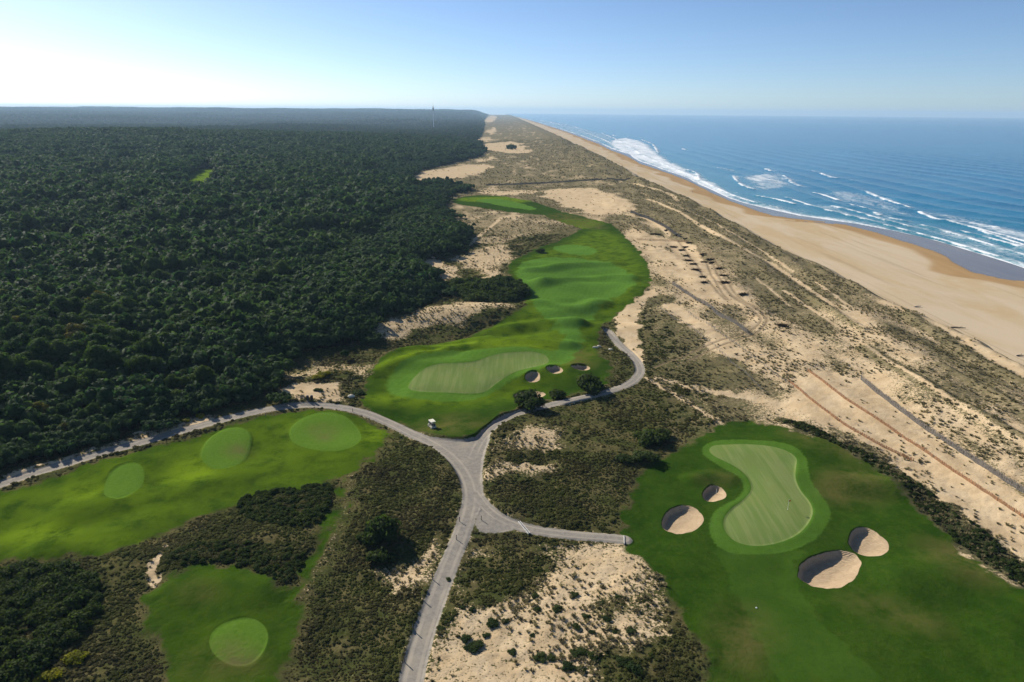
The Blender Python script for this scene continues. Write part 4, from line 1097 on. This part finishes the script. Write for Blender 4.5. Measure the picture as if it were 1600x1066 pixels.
# ------------------------------------------------------------------ small built things
def plain(name, c, rough=.7, metal=0.0, var=.25, scale=3.0):
    mt, nt, bs = new_mat(name); b = NB(nt)
    tc = b.n('ShaderNodeTexCoord').outputs['Object']
    nt.links.new(b.mix(b.step(b.noise(tc, scale), .3, .7), tuple(x * (1 - var) for x in c), tuple(min(1, x * (1 + var)) for x in c)), bs.inputs['Base Color'])
    bs.inputs['Roughness'].default_value = rough; bs.inputs['Metallic'].default_value = metal
    return mt
M_WOOD = plain('weathered_wood', (.13, .115, .10)); M_ORANGE = plain('chestnut_paling', (.30, .15, .065)); M_CREAM = plain('cream_paint', (.70, .65, .50), .4, var=.06)
M_DARK = plain('dark_plastic', (.018, .018, .02), .5); M_WHITE = plain('white_paint', (.75, .75, .72), .5, var=.08); M_TYRE = plain('tyre_rubber', (.02, .02, .02), .9)
M_SEAT = plain('seat_vinyl', (.30, .26, .2), .6); M_METAL = plain('grey_metal', (.35, .36, .38), .4, .6); M_STONE = plain('pale_stone', (.62, .56, .43), .9, var=.2)
M_CONC = plain('pale_concrete', (.48, .46, .42), .9); M_FLAG = plain('orange_flag', (.75, .22, .03), .8); M_DRIFT = plain('driftwood', (.35, .30, .24), .9); M_LOGD = plain('dark_log', (.06, .05, .04), .9)
def box(x0, x1, y0, y1, z0, z1):
    V = np.array([(x, y, z) for z in (z0, z1) for y in (y0, y1) for x in (x0, x1)], float)
    return V, np.array([(0, 2, 3, 1), (4, 5, 7, 6), (0, 1, 5, 4), (2, 6, 7, 3), (0, 4, 6, 2), (1, 3, 7, 5)])
def prism(prof, y0, y1):
    """closed x-z outline of an even number of points, extruded along y"""
    n = len(prof); V = np.array([(x, y, z) for y in (y0, y1) for x, z in prof], float)
    F = [(i, (i + 1) % n, n + (i + 1) % n, n + i) for i in range(n)]
    for o, rev in ((0, True), (n, False)):
        for i in range(0, n // 2 - 1):
            q = (o + i, o + i + 1, o + n - 2 - i, o + n - 1 - i)
            F.append(q[::-1] if rev else q)
    return V, np.array(F)
def cyl(p, q, r0, r1=None, n=12):
    r1 = r0 if r1 is None else r1
    V, F = tube(p, q, r0, r1, n)
    p, q = np.array(p, float), np.array(q, float)
    e = .0005; c0 = (np.mean(V[:n], 0), np.mean(V[n:], 0))
    V = np.vstack([V, c0[0] + (V[:n] - c0[0]) * .02, c0[1] + (V[n:] - c0[1]) * .02])
    F = list(map(tuple, F)) + [(2 * n + i, 2 * n + (i + 1) % n, (i + 1) % n, i) for i in range(n)] + [(n + i, n + (i + 1) % n, 3 * n + (i + 1) % n, 3 * n + i) for i in range(n)]
    return V, np.array(F)
def part(name, geo, mat, parent, smooth=False):
    return link(name, mesh_np(name, geo[0], geo[1], mat, smooth=smooth), parent)
def thing(name, label, cat, loc, rz=0.0, group=None):
    e = link(name, None, None, loc); e.rotation_euler = (0, 0, rz)
    return tag(e, label, cat, group)

# ---- paling fences over the dunes
def resample(w, step):
    d = np.concatenate([[0], np.cumsum(np.hypot(*np.diff(w, axis=0).T))])
    t = np.arange(0, d[-1], step)
    return np.stack([np.interp(t, d, w[:, 0]), np.interp(t, d, w[:, 1])], 1)
POST_ME = mesh_np('fence_post', *cyl((0, 0, -.5), (0, 0, 1.0), .06, .05, 8), M_WOOD)
POST_OR = mesh_np('fence_post', *cyl((0, 0, -.5), (0, 0, 1.0), .06, .05, 8), M_ORANGE)
def fence(px, label, h, mat, post_me, pitch=.16, wire=False, post_step=5.0, wd=.05):
    w = wline(px, 2)
    P = resample(w, pitch)
    base = zpt(*px[0])
    e = thing('paling_fence', label, 'fence', base)
    zz = zat(P[:, 0], P[:, 1])
    parts = []
    if not wire:
        hh = h * (.8 + .35 * rng.random(len(P)))
        V = np.zeros((len(P), 8, 3)); T = np.gradient(P, axis=0); T /= np.linalg.norm(T, axis=1)[:, None] + 1e-9
        Nn = np.stack([-T[:, 1], T[:, 0]], 1)
        lean = rng.normal(size=(len(P), 2)) * .05
        for a, (s, t, k) in enumerate(((-1, -1, 0), (1, -1, 0), (1, 1, 0), (-1, 1, 0), (-1, -1, 1), (1, -1, 1), (1, 1, 1), (-1, 1, 1))):
            V[:, a, :2] = P + T * (s * wd) + Nn * (t * .018) + lean * k
            V[:, a, 2] = zz - .3 + k * (hh + .3)
        V = V - np.array(base)
        fb = np.array([(0, 1, 5, 4), (1, 2, 6, 5), (2, 3, 7, 6), (3, 0, 4, 7), (4, 5, 6, 7)])
        F = (np.arange(len(P))[:, None, None] * 8 + fb[None]).reshape(-1, 4)
        pk = part('paling', (V.reshape(-1, 3), F), mat, e); pk['kind'] = 'stuff'
    Q = resample(w, 1.2); qz = zat(Q[:, 0], Q[:, 1])
    for f in ((.35, .8) if not wire else (.55, .95)):
        L = np.column_stack([Q, qz + h * f]) - np.array(base)
        part('wire', join([tube(L[i], L[i + 1], .022, .022, 4) for i in range(len(L) - 1)]), mat, e)
    for p in resample(w, post_step)[:120]:
        o = link('post', post_me, e, (p[0] - base[0], p[1] - base[1], float(zat(p[:1], p[1:])[0]) - base[2])); o.scale = (1, 1, h * 1.12)
    return e
fence([(1345, 592), (1400, 638), (1470, 688), (1540, 733), (1600, 772), (1690, 830)], 'grey wooden paling fence along the edge of the smooth sand strip', 1.35, M_WOOD, POST_ME)
fence([(1050, 449), (1088, 470), (1130, 499), (1168, 522)], 'short grey paling fence beside the brushwood rows, meeting the vehicle tracks', 1.5, M_WOOD, POST_ME)
fence([(1262, 578), (1330, 629), (1400, 674), (1470, 724), (1540, 773), (1600, 812), (1690, 870)], 'long low orange brown chestnut fence crossing the smooth sand strip', .75, M_ORANGE, POST_OR)
fence([(1232, 594), (1300, 649), (1360, 687), (1428, 720)], 'shorter low orange brown chestnut fence beside the turf edge scrub', .7, M_ORANGE, POST_OR)
fence([(995, 375), (1030, 376), (1074, 378)], 'low orange brown fence crossing the sand at the head of the brushwood rows', 1.0, M_ORANGE, POST_OR, pitch=.3)
fence([(985, 333), (1010, 341), (1035, 353), (1050, 364), (1062, 371)], 'dark brush fence along the pale trail behind the brushwood rows', 1.8, M_DARK, POST_ME, pitch=.2, wd=.12)
fence([(760, 290), (820, 288), (880, 285), (930, 281), (985, 280)], 'distant dark fence line crossing the far dunes', 1.4, M_WOOD, POST_ME, pitch=.5, wd=.2)
fence([(1032, 485), (1070, 511), (1105, 534), (1128, 548)], 'thin wire fence down the bare slope, nearer the sandy path', .8, M_WOOD, POST_ME, wire=True, post_step=2.2)
fence([(1072, 488), (1110, 515), (1150, 540), (1200, 575), (1240, 605)], 'thin wire fence down the bare slope, nearer the short paling fence', .8, M_WOOD, POST_ME, wire=True, post_step=2.2)
fence([(1120, 547), (1150, 570), (1180, 597), (1192, 610)], 'thin wire fence below the crossing of the vehicle tracks', .8, M_WOOD, POST_ME, wire=True, post_step=2.2)

# ---- golf cart
gc = thing('golf_cart', 'cream golf cart with roof parked on the rough grass above the path junction', 'golf cart', zpt(675, 666), math.radians(120))
part('body', join([prism([(-1.15, .32), (-1.15, .78), (-.35, .82), (-.3, .42), (.45, .42), (.55, .85), (.95, .80), (1.2, .55), (1.2, .32), (0, .26)], -.58, .58)]), M_CREAM, gc)
part('roof', join([box(-1.0, .75, -.62, .62, 1.80, 1.86), box(-.95, .70, -.57, .57, 1.86, 1.90)]), M_CREAM, gc)
for x, y in ((-.9, -.55), (-.9, .55), (.62, -.55), (.62, .55)):
    part('roof_post', tube((x, y, .7), (x, y, 1.81), .025, .025, 6), M_METAL, gc)
    wh = thing_w = link('wheel', None, gc); 
    cx_ = -.78 if x < 0 else .82
    part('tyre', cyl((cx_, y * 1.02 - .08, .22), (cx_, y * 1.02 + .08, .22), .23, n=14), M_TYRE, wh)
    part('rim', cyl((cx_, y * 1.02 - .09, .22), (cx_, y * 1.02 + .09, .22), .11, n=10), M_WHITE, wh)
part('seat', join([box(-.45, .0, -.5, .5, .70, .86), box(-.55, -.43, -.5, .5, .83, 1.25)]), M_SEAT, gc)
part('steering_wheel', join([tube((.5, .28, .8), (.3, .28, 1.05), .02, .02, 6), cyl((.30, .28, 1.04), (.28, .28, 1.07), .16, n=12)]), M_DARK, gc)
part('windscreen', box(.66, .68, -.52, .52, .86, 1.6), plain('screen_acrylic', (.45, .5, .52), .15), gc)
part('golf_bag', join([cyl((-1.05, -.22, .7), (-1.2, -.22, 1.4), .13, .14), cyl((-1.05, .22, .7), (-1.2, .22, 1.4), .13, .14)]), M_DARK, gc)
# ---- pale stone block near the dry slope
r6 = np.random.default_rng(9)
v, f = blob((0, 0, .35), .95, .6, .5, r6, 10, 6, .07)
st_ = tag(link('boulder', mesh_np('boulder', v, f, M_STONE, smooth=False), None, zpt(549, 620)), 'pale cream boulder beside the path below the dry slope', 'boulder')
for q, (px, py) in enumerate(((936, 540), (954, 545), (930, 542))):
    v, f = blob((0, 0, .2), .6 + .2 * q, .45, .3, r6, 9, 5, .12)
    tag(link('boulder', mesh_np('boulder', v, f, M_STONE, smooth=False), None, zpt(px, py)), 'small pale stone on the turf bank beside the curved path end', 'boulder', 'pale stones by the curved path')
# ---- two litter bins and a small rail
for px, py in ((481, 627), (487.5, 627)):
    e = thing('litter_bin', 'tall dark litter bin standing on the verge above the gravel path', 'litter bin', zpt(px, py), 0.3, 'pair of litter bins on the verge')
    part('drum', cyl((0, 0, -.05), (0, 0, 1.15), .34, .37, 14), M_DARK, e); part('lid', cyl((0, 0, 1.15), (0, 0, 1.34), .39, .24, 14), M_DARK, e); part('base_ring', cyl((0, 0, -.1), (0, 0, .06), .37, n=14), M_METAL, e)
e = thing('wooden_rail', 'low wooden post and rail stand beside the litter bins', 'rail', zpt(470, 627), .1)
for k in (-1.0, 0, 1.0): part('post', cyl((k, 0, -.3), (k, 0, 1.15), .06, n=8), M_WOOD, e)
for z in (.6, 1.05): part('rail', box(-1.1, 1.1, -.1, -.06, z, z + .1), M_WOOD, e)
# ---- marker posts by the path
for px, py in ((718, 814), (713, 842), (676, 905), (661, 938), (645, 984), (632, 1034), (415, 650), (457, 642), (551, 643), (577, 656), (752, 812)):
    p = zpt(px, py)
    e = thing('marker_post', 'short wooden marker post at the edge of the gravel path', 'post', p, rng.random(), 'marker posts along the gravel path')
    part('shaft', cyl((0, 0, -.3), (0, 0, .85), .07, n=8), M_WOOD, e); part('cap', cyl((0, 0, .85), (0, 0, .93), .085, .05, 8), M_DARK, e)
# ---- flagstick, stake, drain, tee markers
e = thing('golf_flag', 'thin flagstick with small orange flag on the kidney shaped green', 'flag', zpt(1230, 800))
part('pole', cyl((0, 0, -.1), (0, 0, 2.1), .018, n=8), M_WHITE, e); part('flag', join([prism([(.02, 1.62), (.02, 2.06), (.25, 2.0), (.48, 1.86), (.25, 1.72), (.1, 1.64)], -.012, .012)]), M_FLAG, e); part('cup', cyl((0, 0, -.05), (0, 0, .012), .08, n=12), M_WHITE, e)
e = thing('bunker_stake', 'thin white stake standing in the small bunker beside the green', 'stake', zpt(1119.5, 768))
part('shaft', cyl((0, 0, -.4), (0, 0, 1.15), .04, .035, 8), M_WHITE, e); part('tip', cyl((0, 0, 1.15), (0, 0, 1.22), .045, .02, 8), M_WHITE, e)
a0, a1 = np.array(zpt(811, 814.5)), np.array(zpt(827, 834))
e = thing('drain_channel', 'pale concrete drain of two bars laid across the grey path', 'drain', tuple(a0), math.atan2(a1[1] - a0[1], a1[0] - a0[0]))
Ld = float(np.hypot(*(a1 - a0)[:2]))
for k in (-.16, .16): part('bar', box(0, Ld, k - .07, k + .07, -.15, .09), M_CONC, e)
part('channel', box(.02, Ld - .02, -.085, .085, -.2, .03), M_DARK, e)
p0, p1 = np.array(zpt(975, 836)), np.array(zpt(975.5, 849))
e = thing('edging_board', 'pale timber board closing the end of the grey path', 'board', tuple(p0), math.atan2(p1[1] - p0[1], p1[0] - p0[0]))
part('board', box(0, float(np.hypot(*(p1 - p0)[:2])), -.08, .08, -.2, .14), M_CONC, e)
for k in (.15, float(np.hypot(*(p1 - p0)[:2])) - .15): part('peg', box(k - .05, k + .05, .08, .17, -.3, .18), M_WOOD, e)
tag(link('golf_ball_marker', mesh_np('golf_ball_marker', *blob((0, 0, .07), .14, .14, .1, r6, 10, 6, .02), M_WHITE), None, zpt(1182, 949)), 'small round white yardage marker on the dark rough below the kidney shaped green', 'marker')
# ---- utility pole by the wood
e = thing('utility_pole', 'thin bare wooden pole standing on sand at the edge of the wood', 'pole', zpt(678, 432))
part('shaft', cyl((0, 0, -.5), (0, 0, 9.5), .16, .11, 8), M_WOOD, e); part('crossbar', box(-.7, .7, -.06, .06, 9.0, 9.14), M_WOOD, e)
for k in (-.6, .6): part('insulator', cyl((k, 0, 9.14), (k, 0, 9.34), .05, n=8), M_WHITE, e)
# ---- radio tower far over the wood
d = ray(677, 180); d = d / math.hypot(d[0], d[1]) * 3300
tz0 = float(zat(np.array([d[0]]), np.array([d[1]]))[0])
H_t = CAM_Z + 3300 * 11.5 / F_PX * math.cos(PITCH) ** 1 - tz0
e = thing('radio_tower', 'pale radio tower with dark head rising above the far pine wood', 'tower', (d[0], d[1], tz0))
part('shaft', cyl((0, 0, -2), (0, 0, H_t * .72), 1.9, 1.4, 16), M_WHITE, e)
hd = part('equipment_deck', join([cyl((0, 0, H_t * .70), (0, 0, H_t * .73), 1.8, 3.2, 16), cyl((0, 0, H_t * .73), (0, 0, H_t * .80), 3.2, 3.2, 16), cyl((0, 0, H_t * .80), (0, 0, H_t * .86), 2.0, 1.6, 12)]), M_DARK, e)
part('railing', join([tube((3.3 * math.cos(a), 3.3 * math.sin(a), H_t * .80), (3.3 * math.cos(a), 3.3 * math.sin(a), H_t * .815), .12, .12, 5) for a in np.linspace(0, 6.28, 14)]), M_METAL, hd)
part('mast', cyl((0, 0, H_t * .86), (0, 0, H_t), .5, .25, 8), M_DARK, e)
for a in (0.4, 2.3, 4.4): part('dish', cyl((1.9 * math.cos(a), 1.9 * math.sin(a), H_t * .83), (2.9 * math.cos(a), 2.9 * math.sin(a), H_t * .83), .4, 1.2, 12), M_WHITE, e)
# ---- driftwood
for px, py, L, mat, rz, lab in ((1434, 480, 3.6, M_DRIFT, .3, 'pale bleached driftwood log lying on the upper beach'), (1497, 513, 5.5, M_LOGD, -.2, 'long dark driftwood log with branch on the upper beach'), (1594, 557, 2.6, M_LOGD, .1, 'short dark driftwood lump on the beach below the dune')):
    e = thing('driftwood_log', lab, 'driftwood', zpt(px, py), rz)
    part('log', join([tube((-L / 2, 0, .2), (-L * .1, .2, .34), .26, .24, 8), tube((-L * .1, .2, .34), (L / 2, 0, .3), .24, .12, 8)]), mat, e, True); part('branch', tube((L * .1, .15, .3), (L * .3, .5, .95), .1, .03, 6), mat, e)
# ---- walkers on the beach: one continuous body each
def walker(px, py, label, top):
    e = thing('person', label, 'person', zpt(px, py), 1.2)
    bones = [((0, 0, .95), .17), ((0, 0, 1.2), .16), ((0, 0, 1.42), .15), ((0, 0, 1.52), .07), ((0, .01, 1.66), .11), ((0, .01, 1.76), .08),
             ((.20, 0, 1.40), .06), ((.27, -.08, 1.13), .05), ((.26, .08, .90), .035), ((-.20, 0, 1.40), .06), ((-.27, .08, 1.13), .05), ((-.26, .22, .92), .035),
             ((.10, 0, .88), .10), ((.11, .16, .50), .075), ((.11, .10, .08), .05), ((.11, .24, .04), .04), ((-.10, 0, .88), .10), ((-.11, -.06, .50), .075), ((-.11, -.30, .12), .05), ((-.11, -.18, .04), .04)]
    ed = [(0, 1), (1, 2), (2, 3), (3, 4), (4, 5), (2, 6), (6, 7), (7, 8), (2, 9), (9, 10), (10, 11), (0, 12), (12, 13), (13, 14), (14, 15), (0, 16), (16, 17), (17, 18), (18, 19)]
    me = bpy.data.meshes.new('body'); me.from_pydata([x[0] for x in bones], ed, [])
    o = link('body', me, e); me.materials.append(top)
    md = o.modifiers.new('skin', 'SKIN'); sv = me.skin_vertices if len(me.skin_vertices) else None
    if sv is not None:
        for i, x in enumerate(bones): sv[0].data[i].radius = (x[1], x[1])
        sv[0].data[0].use_root = True
    o.modifiers.new('sub', 'SUBSURF').levels = 1
walker(1082, 301, 'lone person in dark clothes walking on the beach near the surf', M_DARK)
walker(951, 246, 'distant person in grey clothes walking far along the beach', M_WOOD)

# ------------------------------------------------------------------ sea haze
HZ = mesh_np('haze', *box(-21000, 31000, -3000, 32000, -60, 175), None)
mt = bpy.data.materials.new('haze_air'); mt.use_nodes = True
nt = mt.node_tree; nt.nodes.clear()
out = nt.nodes.new('ShaderNodeOutputMaterial'); pv = nt.nodes.new('ShaderNodeVolumePrincipled')
pv.inputs['Color'].default_value = (.52, .76, 1.0, 1); pv.inputs['Density'].default_value = 6.3e-5; pv.inputs['Anisotropy'].default_value = .15
pv.inputs['Density Attribute'].default_value = ''
nt.links.new(pv.outputs[0], out.inputs['Volume'])
HZ.materials.append(mt)
tag(link('haze', HZ), kind='stuff')
